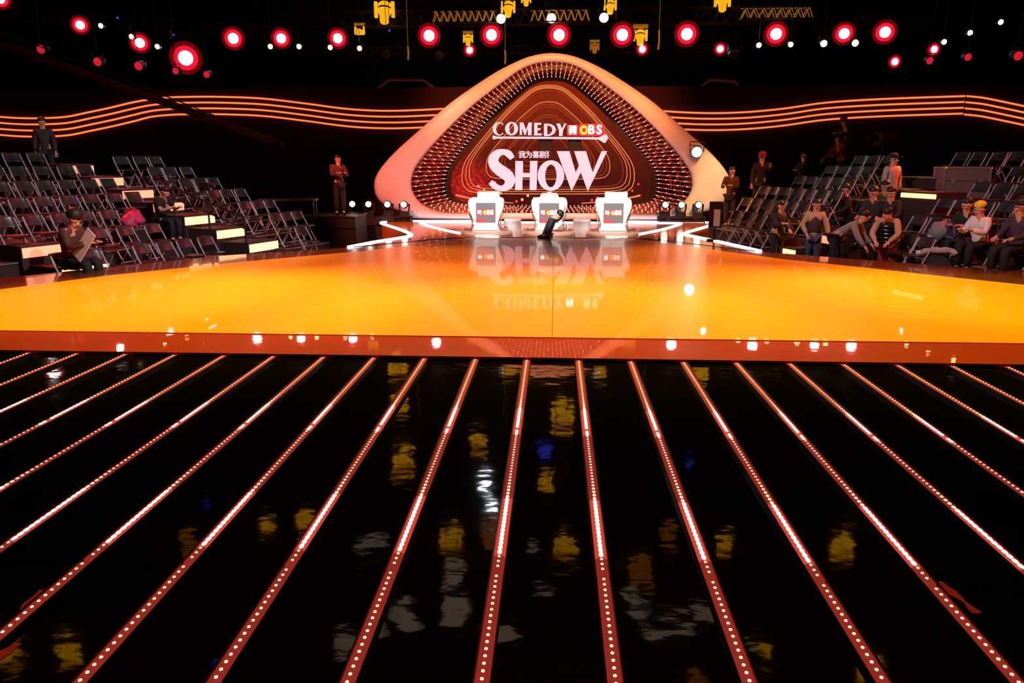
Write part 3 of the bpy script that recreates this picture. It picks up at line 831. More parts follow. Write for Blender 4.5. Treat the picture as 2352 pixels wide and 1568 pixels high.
make_desk(-1.78, 'white vase-shaped judges desk on the left with a box on top', 'box')
make_desk(-0.14, 'white vase-shaped judges desk in the middle with open grey lectern', 'leaf')
make_desk(1.51, 'white vase-shaped judges desk on the right with a box on top', 'box')
for x, lab in ((-1.20, 'round grey drum stool between the left and middle desks'), (0.78, 'round grey drum stool between the middle and right desks')):
    t = thing('drum_stool', lab, 'stool', (x, 22.0, 0.046), 0, 'drum stools behind the desks')
    MB().lathe([(0.25, 0.0), (0.25, 0.20)], 28).build('drum', 'stool_grey', t)
    MB().lathe([(0.25, 0.20), (0.245, 0.24), (0.20, 0.26)], 28).build('cushion', 'desk_white', t)
t = thing('water_bottle', 'small clear water bottle standing right of the middle desk', 'bottle', (0.34, 20.55, 0.05))
MB().lathe([(0.033, 0), (0.034, 0.02), (0.034, 0.17), (0.015, 0.21), (0.014, 0.225)], 12).build('body', 'plastic_clear', t)
MB().lathe([(0.016, 0.225), (0.016, 0.25)], 10).build('cap', 'cloth_white', t)
MB().lathe([(0.0345, 0.07), (0.0345, 0.13)], 12).build('bottle_label', 'jeans', t)


# ------------------------------------------------------------------ moving-head floor lights
def drop_rod(t, z0, ztop, r=0.02, x=0.0, y=0.0):
    MB().tube([(x, y, z0), (x, y, ztop)], r, 5).build('drop_rod', 'black_metal', t)


def moving_head(loc, label, aim, group, lens='lens_white', s=1.0, ring=None, lens_r=0.085, body='black_metal', cat='stage light', hang=False, ring_r=None):
    """base, yoke, tilted head and lens; aim is the direction the head points"""
    t = thing('stage_light', label, cat, loc, 0, group)
    d = Vector(aim).normalized()
    f = -1 if hang else 1
    c = Vector((0, 0, 0.36 * s * f))
    MB().rbox((0, 0, 0.06 * s * f), (0.30 * s, 0.26 * s, 0.12 * s), 0.03 * s).build('base', body, t)
    side = Vector((d.y, -d.x, 0)); side = side.normalized() if side.length > 1e-3 else Vector((1, 0, 0))
    mb = MB()
    for sg in (-1, 1):
        a = c + side * 0.15 * s * sg
        mb.tube([a + Vector((0, 0, 0.03 * s * f)), a - Vector((0, 0, 0.10 * s * f)), Vector((a.x * 0.8, a.y * 0.8, 0.13 * s * f))], 0.028 * s, 6)
    mb.tube([c * 0.37 + side * 0.12 * s, c * 0.37 - side * 0.12 * s], 0.03 * s, 6)
    mb.build('yoke', body, t)
    M = d.to_track_quat('Z', 'Y').to_matrix()
    MB().lathe([(0.05 * s, -0.17 * s), (0.105 * s, -0.14 * s), (0.12 * s, 0.0), (0.115 * s, 0.10 * s), (lens_r * s * 1.12, 0.125 * s)], 16, c, 0, M).build('head', body, t)
    MB().lathe([(lens_r * s, 0.118 * s), (lens_r * s, 0.135 * s), (lens_r * s * 0.7, 0.15 * s)], 18, c, 0, M).build('lens', lens, t)
    if hang:
        drop_rod(t, -0.05 * s, 12.48 - loc[2])
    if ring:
        # two glowing rings stand in for the red haze halo: full, then dimmed
        for (r0, r1, zf, mm) in ((lens_r * 1.02, ring_r or lens_r * 1.5, 0.128, ring), (ring_r or lens_r * 1.5, (ring_r or lens_r * 1.5) * 1.35, 0.118, 'halo_ring_faint')):
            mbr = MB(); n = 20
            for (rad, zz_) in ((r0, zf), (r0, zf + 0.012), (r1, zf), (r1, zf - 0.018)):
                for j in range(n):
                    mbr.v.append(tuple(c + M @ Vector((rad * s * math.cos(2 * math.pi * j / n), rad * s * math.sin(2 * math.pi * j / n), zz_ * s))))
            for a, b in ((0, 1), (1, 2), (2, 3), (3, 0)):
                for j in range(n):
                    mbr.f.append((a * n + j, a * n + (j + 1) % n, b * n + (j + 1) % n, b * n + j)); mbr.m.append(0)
            mbr.build('halo_ring', mm, t)
    return t


for i, (x, p) in enumerate([(-6.32, 'first'), (-5.80, 'second'), (-5.19, 'third'), (-4.67, 'fourth')]):
    moving_head((x, 23.95 - 0.05 * i, 0.22), 'dazzling white floor spotlight left of the judges, %s from the left' % p, (0.05, -1, 0.10), 'floor lights beside the arch', s=1.0)
for i, (x, p) in enumerate([(3.41, 'nearest the desks'), (3.90, 'in the middle of three'), (4.42, 'farthest from the desks')]):
    moving_head((x, 24.12, 0.22), 'dazzling white floor spotlight right of the judges, %s' % p, (-0.05, -1, 0.10), 'floor lights beside the arch', s=1.0)


def road_case(loc, size, label, rz=0.0, mbody='black_matte', medge='black_metal'):
    t = thing('road_case', label, 'case', loc, rz)
    sx, sy, sz = size
    MB().rbox((0, 0, sz / 2), (sx, sy, sz - 0.02), 0.01).build('body', mbody, t)
    for a in (-1, 1):
        for b in (-1, 1):
            MB().box((a * sx / 2, b * sy / 2, sz / 2), (0.035, 0.035, sz)).build('corner_edge', medge, t)
            MB().ell((a * sx / 2, b * sy / 2, sz - 0.01), (0.035, 0.035, 0.03), 8, 5).build('ball_corner', medge, t)
    for b in (-1, 1):
        MB().box((0, b * sy / 2, sz), (sx, 0.035, 0.035)).build('top_edge', medge, t)
        MB().box((b * sx / 2, 0, sz), (0.035, sy, 0.035)).build('top_edge', medge, t)
        MB().box((0, -sy / 2 - 0.002, sz * 0.62), (sx, 0.02, 0.02)).build('lid_seam', medge, t)
        MB().lathe([(0.055, 0), (0.055, 0.012), (0.03, 0.016)], 12, (b * sx * 0.3, -sy / 2, sz * 0.62), 0, (R(90), 0, 0)).build('latch', medge, t)
    return t


road_case((-5.75, 24.05, GZ), (1.55, 0.6, 0.71), 'long black case under the left pair of floor spotlights')
road_case((-4.95, 23.95, 0.02 - 0.0), (0.92, 0.30, 0.19), 'low black box under the inner floor spotlights left of the judges')
road_case((3.92, 24.13, 0.05), (1.40, 0.25, 0.16), 'low black box under the three right floor spotlights')
t = thing('prompt_monitor', 'dark upright monitor on a stand at the right platform edge', 'monitor', (3.86, 18.75, 0.05), R(-15))
MB().rbox((0, 0, 0.62), (0.30, 0.12, 0.62), 0.02).build('cabinet', 'black_metal', t)
MB().rbox((0.04, -0.064, 0.55), (0.15, 0.012, 0.40), 0.01).build('glass', 'plastic_clear', t)
MB().box((0, 0, 0.16), (0.05, 0.06, 0.32)).build('post', 'black_metal', t)
MB().rbox((0, 0, 0.015), (0.34, 0.26, 0.03), 0.03).build('foot_plate', 'black_metal', t)

# ------------------------------------------------------------------ wavy light tubes on the facade
WAVE_L = [(-26.0, 3.9), (-24.0, 3.75), (-21.8, 3.56), (-20.92, 3.51), (-20.03, 3.51), (-19.15, 3.56), (-18.25, 3.72), (-17.35, 3.89), (-16.45, 4.08), (-15.75, 4.19), (-15.0, 4.26), (-14.36, 4.28), (-12.99, 4.28), (-11.29, 4.21), (-9.6, 4.02), (-7.92, 3.81), (-6.25, 3.74), (-4.2, 3.81)]
WAVE_R = [(3.4, 3.74), (5.25, 3.63), (6.85, 3.64), (8.43, 3.77), (9.99, 3.98), (12.02, 4.10), (14.94, 4.19)]
WAVE_R2 = [(15.0, 4.19), (15.58, 4.13), (16.21, 4.01), (17.04, 3.84), (18.2, 3.6), (19.5, 3.4)]
RANK = ['top', 'second from top', 'third from top', 'lowest']
for i in range(4):
    dz = -0.215 * i
    P = smooth_line([(x, 30.08, z + dz * (1.08 if x < -16 else 1.0)) for x, z in WAVE_L], 5)
    tag(MB().tube(P, 0.036, 6).build('wave_light', 'wave_tube'), 'long wavy orange light tube on the wall left of the arch, %s' % RANK[i], 'light tube', 'wavy wall tubes')
    P = smooth_line([(x, 30.08, z + dz * 0.95) for x, z in WAVE_R], 5)
    tag(MB().tube(P, 0.036, 6).build('wave_light', 'wave_tube'), 'long wavy orange light tube on the wall right of the arch, %s' % RANK[i], 'light tube', 'wavy wall tubes')
    P = smooth_line([(x, 30.08, z + dz * 1.0) for x, z in WAVE_R2], 5)
    tag(MB().tube(P, 0.034, 6).build('wave_light', 'wave_tube'), 'short drooping orange light tube at the right edge, %s' % RANK[i], 'light tube', 'wavy wall tubes')

# ------------------------------------------------------------------ overhead rig
def truss(label, a, b, h=0.7, w=0.5, m='truss_metal', glow=None, n=24):
    t = thing('lighting_truss', label, 'truss', (0, 0, 0))
    A, B = Vector(a), Vector(b); d = (B - A).normalized(); up = Vector((0, 0, 1)); sd = d.cross(up).normalized()
    ch = [(-w / 2, 0), (w / 2, 0), (-w / 2, h), (w / 2, h)]
    for (q, z) in ch:
        MB().tube([A + sd * q + up * z, B + sd * q + up * z], 0.035, 6).build('chord', m, t)
    mb = MB(); L = (B - A).length
    for i in range(n):
        p = A + d * L * i / n; q = A + d * L * (i + 0.5) / n; r2 = A + d * L * (i + 1) / n
        for s in (-w / 2, w / 2):
            mb.tube([p + sd * s, q + sd * s + up * h], 0.022, 5); mb.tube([q + sd * s + up * h, r2 + sd * s], 0.022, 5)
        mb.tube([p - sd * w / 2 + up * h, q + sd * w / 2 + up * h], 0.02, 5)
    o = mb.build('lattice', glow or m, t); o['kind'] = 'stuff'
    for u in (0.08, 0.92):
        p = A.lerp(B, u); drop_rod(t, p.z + h * 0.9, 12.48, 0.02, p.x - sd.x * w / 2, p.y - sd.y * w / 2)
    return t


truss('long dark lattice truss high above the arch carrying the stage lights', (-13, 41.6, 8.55), (13, 41.6, 8.55), 0.75, 0.5, n=40)
truss('amber-lit lattice truss section above the left side of the arch', (-6.2, 40.6, 8.55), (-3.0, 40.6, 8.55), 0.55, 0.4, 'truss_metal', 'amber_lit_dim', 9)
truss('amber-lit lattice truss section above the middle of the arch', (-1.3, 40.6, 8.55), (1.6, 40.6, 8.55), 0.55, 0.4, 'truss_metal', 'amber_lit_dim', 8)
truss('amber-lit lattice truss section at the upper right', (9.0, 40.6, 8.6), (12.4, 40.6, 8.6), 0.5, 0.4, 'truss_metal', 'amber_lit_dim', 8)
truss('dark side truss along the left wall', (-31, 42.0, 9.2), (-13.5, 42.0, 8.0), 0.6, 0.5, n=26)
truss('dark side truss along the right wall', (13.5, 42.0, 8.2), (24, 42.0, 8.4), 0.6, 0.5, n=16)
truss('lower back truss under the main lighting truss', (-13, 42.0, 7.25), (10, 42.0, 7.25), 0.35, 0.3, n=40)

RED = [(-28.95, 10.03, 1.0), (-24.82, 8.72, 0.9), (-21.72, 7.83, 1.0), (-19.33, 7.08, 1.55), (-16.72, 8.01, 1.1), (-14.2, 7.99, 1.0), (-11.24, 7.97, 1.0), (-6.51, 8.06, 1.15), (-3.32, 8.07, 1.15), (0.11, 8.04, 1.2), (3.29, 8.02, 1.2), (6.5, 8.03, 1.2), (10.9, 8.0, 1.15), (14.22, 7.99, 1.05), (16.19, 8.04, 1.1)]
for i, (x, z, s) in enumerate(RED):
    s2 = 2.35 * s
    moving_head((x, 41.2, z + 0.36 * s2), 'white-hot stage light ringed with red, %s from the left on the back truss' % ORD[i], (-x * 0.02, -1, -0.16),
                'red-ringed stage lights on the back truss', 'lens_hot', s2, 'halo_ring_red', 0.098, 'black_metal', hang=True, ring_r=0.165)
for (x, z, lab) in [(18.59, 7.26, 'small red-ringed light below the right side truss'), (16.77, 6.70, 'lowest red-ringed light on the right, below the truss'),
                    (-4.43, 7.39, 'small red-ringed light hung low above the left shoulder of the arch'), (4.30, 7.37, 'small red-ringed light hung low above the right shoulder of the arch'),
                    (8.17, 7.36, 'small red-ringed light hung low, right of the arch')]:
    moving_head((x, 41.2, z + 0.5), lab, (0, -1, -0.16), 'small red-ringed lights', 'lens_hot', 1.5, 'halo_ring_red', 0.105, hang=True, ring_r=0.165)
for (x, lab) in ((-2.80, 'left'), (-0.28, 'middle'), (2.32, 'right')):
    moving_head((x, 41.0, 8.80 + 0.75), 'cool white round light on the truss above the arch, %s of three' % lab, (0, -1, -0.16), 'cool white truss lights', 'lens_cool', 2.1, None, 0.105, hang=True)


def small_can(name, loc, r, m, label, cat, group, aim=(0, -1, -0.2), body='black_metal', L=2.4, rod=True):
    t = thing(name, label, cat, loc, 0, group)
    M = Vector(aim).to_track_quat('Z', 'Y').to_matrix()
    MB().lathe([(r * 0.7, -r * L), (r * 1.05, -r * L * 0.8), (r * 1.2, 0), (r * 1.2, r * 0.2)], 12, (0, 0, 0), 0, M).build('can', body, t)
    MB().lathe([(r, r * 0.1), (r, r * 0.25), (r * 0.6, r * 0.4)], 12, (0, 0, 0), 0, M).build('lens', m, t)
    MB().tube([(-r * 1.4, 0, 0), (-r * 1.4, 0, r * 2), (r * 1.4, 0, r * 2), (r * 1.4, 0, 0)], r * 0.12, 5).build('bracket', body, t)
    if rod:
        drop_rod(t, r * 1.9, 12.48 - loc[2], 0.015)
    return t


WARM = [(-21.88, 8.16), (-20.43, 7.66), (-19.2, 7.2), (-13.66, 7.16), (-12.27, 7.15), (-10.76, 7.1), (-9.35, 7.05), (9.32, 7.05), (10.76, 7.07), (12.25, 7.1), (13.66, 7.11), (17.62, 7.13), (18.72, 7.51), (20.0, 7.95)]
for i, (x, z) in enumerate(WARM):
    small_can('small_spotlight', (x, 38.0, z), 0.115 if i not in (9, 10) else 0.15, 'lens_warm', 'small warm white spotlight in the dark rig, %s from the left' % ORD[i], 'spotlight', 'small warm spotlights')
DIM = [(-23.69, 6.85), (-21.08, 6.29), (-19.16, 6.1), (-17.44, 5.87), (-16.0, 5.71), (16.18, 6.1), (17.78, 6.23), (19.87, 6.27)]
for i, (x, z) in enumerate(DIM):
    small_can('dim_red_light', (x, 36.0, z), 0.19 if i in (0, 1, 2, 7) else 0.15, 'lens_dim_red', 'dull red disc-faced lamp in the dark rig, %s from the left' % ORD[i], 'lamp', 'dull red lamps')
for (x, z, lab) in [(-21.3, 8.6, 'tiny blue pilot lamp at the top left'), (-18.6, 7.8, 'tiny blue pilot lamp left of the brightest red light'), (-8.0, 7.9, 'tiny violet pilot lamp right of the big amber-lit head')]:
    small_can('pilot_lamp', (x, 38.5, z), 0.05, 'lens_blue', lab, 'lamp', 'pilot lamps')


def lantern(loc, s, label, m='amber_lit_body', aim=(0, -0.25, -1), group='amber lit fixtures in the rig'):
    t = thing('amber_fixture', label, 'stage light', loc, 0, group)
    M = Vector(aim).to_track_quat('Z', 'Y').to_matrix()
    MB().lathe([(0.20 * s, -0.42 * s), (0.27 * s, -0.36 * s), (0.28 * s, -0.05 * s), (0.21 * s, 0.12 * s), (0.19 * s, 0.40 * s), (0.14 * s, 0.45 * s)], 14, (0, 0, 0), 0, M).build('head', m, t)
    for a in (-1, 1):
        MB().rbox((a * 0.36 * s, 0, 0.12 * s), (0.13 * s, 0.2 * s, 0.62 * s), 0.03 * s).build('yoke_arm', m, t)
    MB().rbox((0, 0, 0.62 * s), (0.86 * s, 0.4 * s, 0.16 * s), 0.04 * s).build('base', 'amber_lit_dim', t)
    MB().lathe([(0.285 * s, -0.20 * s), (0.285 * s, -0.14 * s)], 14, (0, 0, 0), 0, M).build('band', 'black_metal', t)
    drop_rod(t, 0.68 * s, 12.48 - loc[2], 0.02)
    return t


small_can('side_spotlight', (4.30, 24.20, 2.17), 0.15, 'lens_white', 'dazzling round spotlight mounted on the right shoulder of the arch', 'spotlight', None, (-0.1, -1, -0.1), rod=False)
lantern((-8.69, 40.8, 9.1), 1.2, 'large amber-lit moving head hanging at the top, left of the arch')
lantern((-2.45, 40.8, 9.2), 0.85, 'amber-lit moving head beside the left cool white light')
lantern((2.62, 40.8, 9.25), 0.75, 'amber-lit moving head beside the right cool white light')
lantern((4.17, 41.0, 7.85), 0.85, 'amber-lit moving head hung low right of the arch top')
lantern((-4.50, 41.0, 7.80), 0.6, 'amber-lit moving head hung low left of the arch top')
lantern((8.1, 40.8, 9.4), 0.95, 'amber-lit moving head at the top, right of the arch')
lantern((-10.0, 40.8, 8.2), 0.6, 'small amber-lit fixture below the big amber-lit head on the left', aim=(1, -0.3, -0.2))
lantern((1.9, 40.9, 7.35), 0.55, 'amber-lit tassel-like fixture hanging just over the arch top', 'amber_lit_dim')
lantern((-1.55, 40.8, 9.6), 0.6, 'small amber-lit fixture at the top edge above the arch')
for (x, z, lab) in [(-8.59, 7.08, 'unlit glass-fronted lamp hanging left of the arch top'), (8.79, 6.96, 'unlit glass-fronted lamp hanging right of the arch top'), (-5.9, 7.0, 'unlit bluish lamp hanging close to the arch on the left')]:
    small_can('unlit_lamp', (x, 40.5, z), 0.24, 'stool_grey', lab, 'lamp', 'unlit lamps')
for (x, z, l, lab) in [(5.04, 7.67, 0.9, 'thin amber-lit cable hanging right of the arch top'), (-7.53, 7.13, 0.6, 'short amber-lit double cable left of the arch'), (-2.6, 6.9, 0.6, 'slanting amber-lit rod just left of the arch top')]:
    tag(MB().tube([(x, 40.6, z - l / 2), (x + 0.03, 40.6, z), (x + 0.01, 40.6, z + l / 2), (x + 0.01, 40.6, z + l / 2 + 0.05), (x, 40.6, 12.48)], [0.045, 0.045, 0.045, 0.01, 0.01], 6).build('hanging_cable', 'amber_lit_dim'), lab, 'cable')

# fixtures of the ceiling grid above the dance floor (seen mirrored in the black floor)
GRID = [(-7.7, 36.3), (-6.1, 29.0), (-3.2, 22.6), (-1.9, 23.0), (0.5, 35.3), (-0.2, 27.2), (0.5, 22.3), (2.8, 21.1), (5.6, 22.7), (9.4, 22.8), (7.8, 16.6), (3.5, 15.9), (5.3, 17.1), (-12.0, 16.1), (-13.8, 16.2), (-11.7, 21.9), (-8.3, 23.3), (-3.2, 31.3), (-9.5, 23.0), (3.9, 23.1)]
for i, (x, y) in enumerate(GRID):
    s = [0.9, 1.0, 0.8, 0.75, 1.3, 0.7, 0.75, 0.8, 0.6, 0.8, 0.6, 0.55, 0.6, 0.75, 0.8, 0.6, 0.55, 0.8, 0.5, 0.5][i]
    lantern((x, y, 10.0), s, 'amber-lit moving head on the ceiling grid, %s from the left, mirrored in the floor' % ORD[sorted(GRID).index((x, y))], 'amber_lit_body' if i % 4 != 3 else 'amber_lit_dim', (0.3 * math.sin(i), -0.4, -1), 'amber-lit heads on the ceiling grid')
GL = [(-2.5, 26.6, 'lens_cool', 0.22), (-2.1, 24.7, 'lens_cool', 0.26), (-5.1, 16.7, 'grey_glow', 0.30), (5.1, 17.0, 'grey_glow', 0.2), (-0.5, 22.0, 'grey_glow', 0.2),
                                  (-0.3, 29.8, 'lens_blue', 0.3), (-12.2, 24.3, 'lens_blue', 0.12), (5.5, 29.1, 'lens_blue', 0.14), (-8.0, 15.8, 'lens_blue', 0.12)]
for i, (x, y, m, r) in enumerate(GL):
    small_can('grid_lamp', (x, y, 10.0), r, m, 'round %s lamp on the ceiling grid, %s from the left, mirrored in the floor' % ({'lens_cool': 'white', 'grey_glow': 'pale grey', 'lens_blue': 'blue'}[m], ORD[sorted(GL).index((x, y, m, r))]), 'lamp', 'round lamps on the ceiling grid', (0, -0.3, -1))
for i, (x, y, w, h) in enumerate([(-2.6, 18.6, 0.75, 1.1), (3.2, 18.1, 1.4, 0.6), (-3.9, 18.3, 0.5, 1.3), (-5.8, 22.3, 1.2, 0.4), (-0.2, 19.8, 0.5, 0.5), (-2.9, 20.6, 1.3, 0.5), (2.4, 19.4, 1.3, 0.5), (-1.3, 17.6, 0.6, 1.0), (4.3, 18.9, 0.7, 0.4), (-4.6, 17.6, 0.5, 0.5)]):  # unseen panels added to give the black floor its pale reflections
    t = thing('reflection_panel', 'added pale panel on the ceiling grid, %s from the left, mirrored in the floor' % ['fifth', 'ninth', 'third', 'first', 'seventh', 'fourth', 'eighth', 'sixth', 'tenth', 'second'][i], 'added panel', (x, y, 10.2), 0.3 * i, 'added panels mirrored in the floor')
    MB().rbox((0, 0, 0.06), (w + 0.1, h + 0.1, 0.1), 0.02).build('housing', 'black_metal', t)
    MB().rbox((0, 0, 0.0), (w, h, 0.03), 0.02).build('glow_face', 'grey_glow', t)
    drop_rod(t, 0.1, 2.28)
truss('dark ceiling truss across the hall over the dance floor', (-14, 22.6, 10.6), (12, 22.6, 10.6), 0.6, 0.5, n=30)
truss('dark ceiling truss across the hall nearer the camera', (-14, 16.6, 10.6), (12, 16.6, 10.6), 0.6, 0.5, n=30)
truss('dark ceiling truss across the hall in front of the arch', (-12, 29.6, 10.6), (10, 29.6, 10.6), 0.6, 0.5, n=30)

# camera crane and follow-spot platforms
t = thing('camera_crane', 'long dim brown camera crane arm slanting across the wave lights at upper left', 'crane', (-21.0, 24, 0))
MB().tube([(-0.6, 0, 7.0), (4.5, 0, 5.22), (12.4, 0, 2.44)], 0.12, 4).build('arm', 'crane_brown', t)
MB().tube([(1.2, 0, 6.8), (6.0, 0, 5.0), (11.2, 0, 2.98)], 0.02, 5).build('cable', 'crane_brown', t)
MB().tube([(1.2, 0, 6.35), (1.2, 0, GZ)], 0.10, 8).build('post', 'black_metal', t)
MB().rbox((12.45, 0, 2.40), (0.22, 0.22, 0.2), 0.04).build('camera_head', 'black_metal', t)
MB().rbox((-0.8, 0, 7.05), (0.6, 0.4, 0.4), 0.05).build('counterweight', 'black_metal', t)
MB().rbox((1.2, 0, GZ + 0.1), (1.0, 1.0, 0.2), 0.1).build('dolly_base', 'black_metal', t)
mat('gantry_red_lit', (0.20, 0.05, 0.03), 0.5, emit=(1, 0.12, 0.03), es=0.035, sample='NONE')  # faint emission stands in for red light on the rails
for pts, lab in (([(-7.76, 4.6), (-6.92, 5.13), (-5.51, 5.12), (-4.65, 4.53)], 'dim red outlined follow-spot booth behind the arch on the left'), ([(5.55, 4.54), (6.23, 5.06), (7.28, 4.99), (7.77, 4.19)], 'dim red outlined follow-spot booth behind the arch on the right')):
    t = thing('spot_booth', lab, 'booth', (0, 33, 0))
    for a, b in zip(pts, pts[1:]):
        MB().tube([(a[0], 0, a[1]), (b[0], 0, b[1])], 0.045, 5).build('rail', 'gantry_red_lit', t)
    MB().box(((pts[0][0] + pts[-1][0]) / 2, 0.2, 4.15), (pts[-1][0] - pts[0][0], 0.3, 0.06)).build('floor_beam', 'gantry_red_lit', t)
    MB().rbox((pts[-1][0] - 0.5, 0.0, 4.42), (0.8, 0.3, 0.5), 0.02).build('panel', 'crane_brown', t)
    for a in (pts[0], pts[-1]):
        MB().box((a[0], 0.3, 2.0), (0.1, 0.1, 5.0)).build('support_leg', 'black_metal', t)

# ------------------------------------------------------------------ seating stands
A70 = R(70)
DL = Vector((math.cos(A70), math.sin(A70), 0)); NL = Vector((-math.sin(A70), math.cos(A70), 0)); O_L = Vector((-6.0, 15.0, 0))
DR = Vector((-math.cos(A70), math.sin(A70), 0)); NR_ = Vector((math.sin(A70), math.cos(A70), 0)); O_R = Vector((5.8, 15.6, 0))


def SL(s, q, z=0.0): return O_L + DL * s + NL * q + Vector((0, 0, z))


def SR(s, q, z=0.0): return O_R + DR * s + NR_ * q + Vector((0, 0, z))


def tiers(label, F, rows, front=0.36, depth=0.82):
    """one stepped stand: rows = (q, z, s0, s1); a deck and a metal nosing for each tier"""
    t = thing('seating_stand', label, 'stand', (0, 0, 0))
    for q, z, s0, s1 in rows:
        if z < GZ + 0.06: continue
        c = [F(s0, q - front), F(s1, q - front), F(s1, q - front + depth), F(s0, q - front + depth)]
        MB().prism([(p.x, p.y) for p in c], GZ, z - 0.004).build('deck', 'tier_carpet', t)
        a, b = F(s0, q - front - 0.01, z - 0.02), F(s1, q - front - 0.01, z - 0.02)
        MB().tube([a, b], 0.018, 4).build('nosing', 'tier_edge', t)
    return t


LRr = [(0.6 + 0.82 * k, -0.33 + 0.265 * k) for k in range(8)]
LLr = [(1.7 + 0.82 * k, -0.44 + 0.295 * k) for k in range(8)]
RFr = [(-0.4 + 0.82 * k, -0.03 + 0.262 * k) for k in range(7)]
RNr = [(1.1 + 0.82 * k, -0.29 + 0.33 * k) for k in range(7)]
tiers('dark stepped stand of three-seat rows left of the stage, right of the aisle', SL, [(q, z, 2.24 - 0.04 * k, 3.85) for k, (q, z) in enumerate(LRr)])
tiers('large dark stepped seating stand at the left edge', SL, [(q, z, -4.5, 1.30 - 0.02 * k) for k, (q, z) in enumerate(LLr)])
tiers('dark stepped stand right of the arch behind the standing woman', SR, [(q, z, 1.95, 5.2) for k, (q, z) in enumerate(RFr)])
tiers('large dark stepped seating stand at the right edge', SR, [(q, z, -4.5, 0.9 if k < 4 else 2.6) for k, (q, z) in enumerate(RNr[:5])] + [(RNr[5][0], RNr[5][1], -4.5, 2.9)])

# aisle steps with glowing risers
def stair(label, F, steps):
    t = thing('lit_stairs', label, 'stairs', (0, 0, 0))
    for (q, z0, h, s0, s1, m) in steps:
        c = [F(s0, q), F(s1, q), F(s1, q + 0.82), F(s0, q + 0.82)]
        MB().prism([(p.x, p.y) for p in c], GZ, z0 + h).build('tread', 'tier_carpet', t)
        c = [F(s0 + 0.02, q - 0.02), F(s1 - 0.02, q - 0.02), F(s1 - 0.02, q - 0.003), F(s0 + 0.02, q - 0.003)]
        MB().prism([(p.x, p.y) for p in c], z0 + 0.02, z0 + h - 0.04).build('riser_light', m, t)
    return t


stair('aisle stairs with glowing risers in the left stand', SL,
      [(1.4 + 0.82 * j, -0.10 + 0.285 * j, 0.24, 1.37 - 0.10 * j, 2.36 - 0.12 * j, 'step_light' if j < 3 else 'step_light_dim') for j in range(7)])
stair('short stairs with glowing risers at the far left corner', SL, [(2.0, -0.16, 0.24, -2.75, -1.75, 'step_light'), (2.85, 0.20, 0.24, -2.85, -1.95, 'step_light_dim')])
stair('aisle stairs with glowing risers in the right stand', SR,
      [(-0.1 + 0.82 * j, -0.14 + 0.285 * j, 0.22, 1.35 - 0.08 * j, 1.92 - 0.02 * j, 'step_light' if j in (0, 4) else 'step_light_dim') for j in range(2)] +
      [(2.95, 1.10, 0.16, 0.78, 1.81, 'step_light')])


# folding chairs
def make_chair():
    t = thing('folding_chair', 'x', 'chair')
    W = 0.205
    for s in (-1, 1):
        MB().tube([(0.20, s * W, 0.012), (-0.17, s * W, 0.62), (-0.235, s * W * 0.96, 0.755)], 0.0135, 6).build('front_leg', 'chair_tube', t)
        MB().tube([(-0.23, s * W * 0.82, 0.012), (0.06, s * W * 0.82, 0.43)], 0.012, 6).build('rear_leg', 'chair_tube', t)
    mb = MB()
    mb.tube([(0.185, -W, 0.04), (0.185, W, 0.04)], 0.010, 5)
    mb.build('front_crossbar', 'chair_tube', t)
    MB().tube([(-0.205, -W * 0.82, 0.05), (-0.205, W * 0.82, 0.05)], 0.010, 5).build('rear_crossbar', 'chair_tube', t)
    mb = MB(); n = 7      # seat, rounded front
    top = [(-0.17, -0.18), (0.14, -0.19), (0.19, -0.15), (0.20, 0.0), (0.19, 0.15), (0.14, 0.19), (-0.17, 0.18)]
    mb.prism(top, 0.425, 0.45)
    mb.build('seat', 'chair_plastic', t)
    mb = MB(); ny = 6; zs = [(0.575, -0.143), (0.60, -0.160), (0.70, -0.212), (0.765, -0.245), (0.785, -0.250)]
    for (off) in (0.0, -0.016):
        for (z, x) in zs:
            for j in range(ny + 1):
                y = (j / ny - 0.5) * 2 * W * (1.02 if z < 0.77 else 0.90)
                mb.v.append((x - 0.045 * (1 - (y / W) ** 2) + off + 0.012, y, z))
    m_ = ny + 1; K = len(zs) * m_
    for i in range(len(zs) - 1):
        for j in range(ny):
            a = i * m_ + j
            mb.f += [(a, a + 1, a + m_ + 1, a + m_), (K + a, K + a + m_, K + a + m_ + 1, K + a + 1)]; mb.m += [0, 0]
    for j in range(ny):
        a = (len(zs) - 1) * m_ + j
        mb.f += [(j, K + j, K + j + 1, j + 1), (a, a + 1, K + a + 1, K + a)]; mb.m += [0, 0]
    for i in range(len(zs) - 1):
        a = i * m_; b = a + ny
        mb.f += [(a, a + m_, K + a + m_, K + a), (b, K + b, K + b + m_, b + m_)]; mb.m += [0, 0]
    mb.build('backrest', 'chair_plastic', t, True)
    return t


chair0 = make_chair(); chair_used = [False]


def place_chair(p, rz, label, group):
    if chair_used[0]:
        c = copy_tree(chair0)
    else:
        c = chair0; chair_used[0] = True
    c.location = p; c.rotation_euler = (0, 0, rz); c['label'] = label; c['group'] = group
    return c


FL = R(-20); FR = R(200)
SKIP = set()


def chair_rows(F, rz, rows, spots, block, group, where):
    for k, ss in spots.items():
        q, z = rows[k]
        for j, s in enumerate(ss):
            jit = 0.02 * math.sin(17.3 * s + 5 * k)
            place_chair(F(s, q + jit, max(z, GZ)), rz + 0.05 * math.sin(9 * s + k), 'black folding chair, %s from the %s, %s row, %s' % (ORD[j], where, ORD[k], block), group)


def rng(a, b, st): return [a + st * i for i in range(int((b - a) / st + 1.5))]


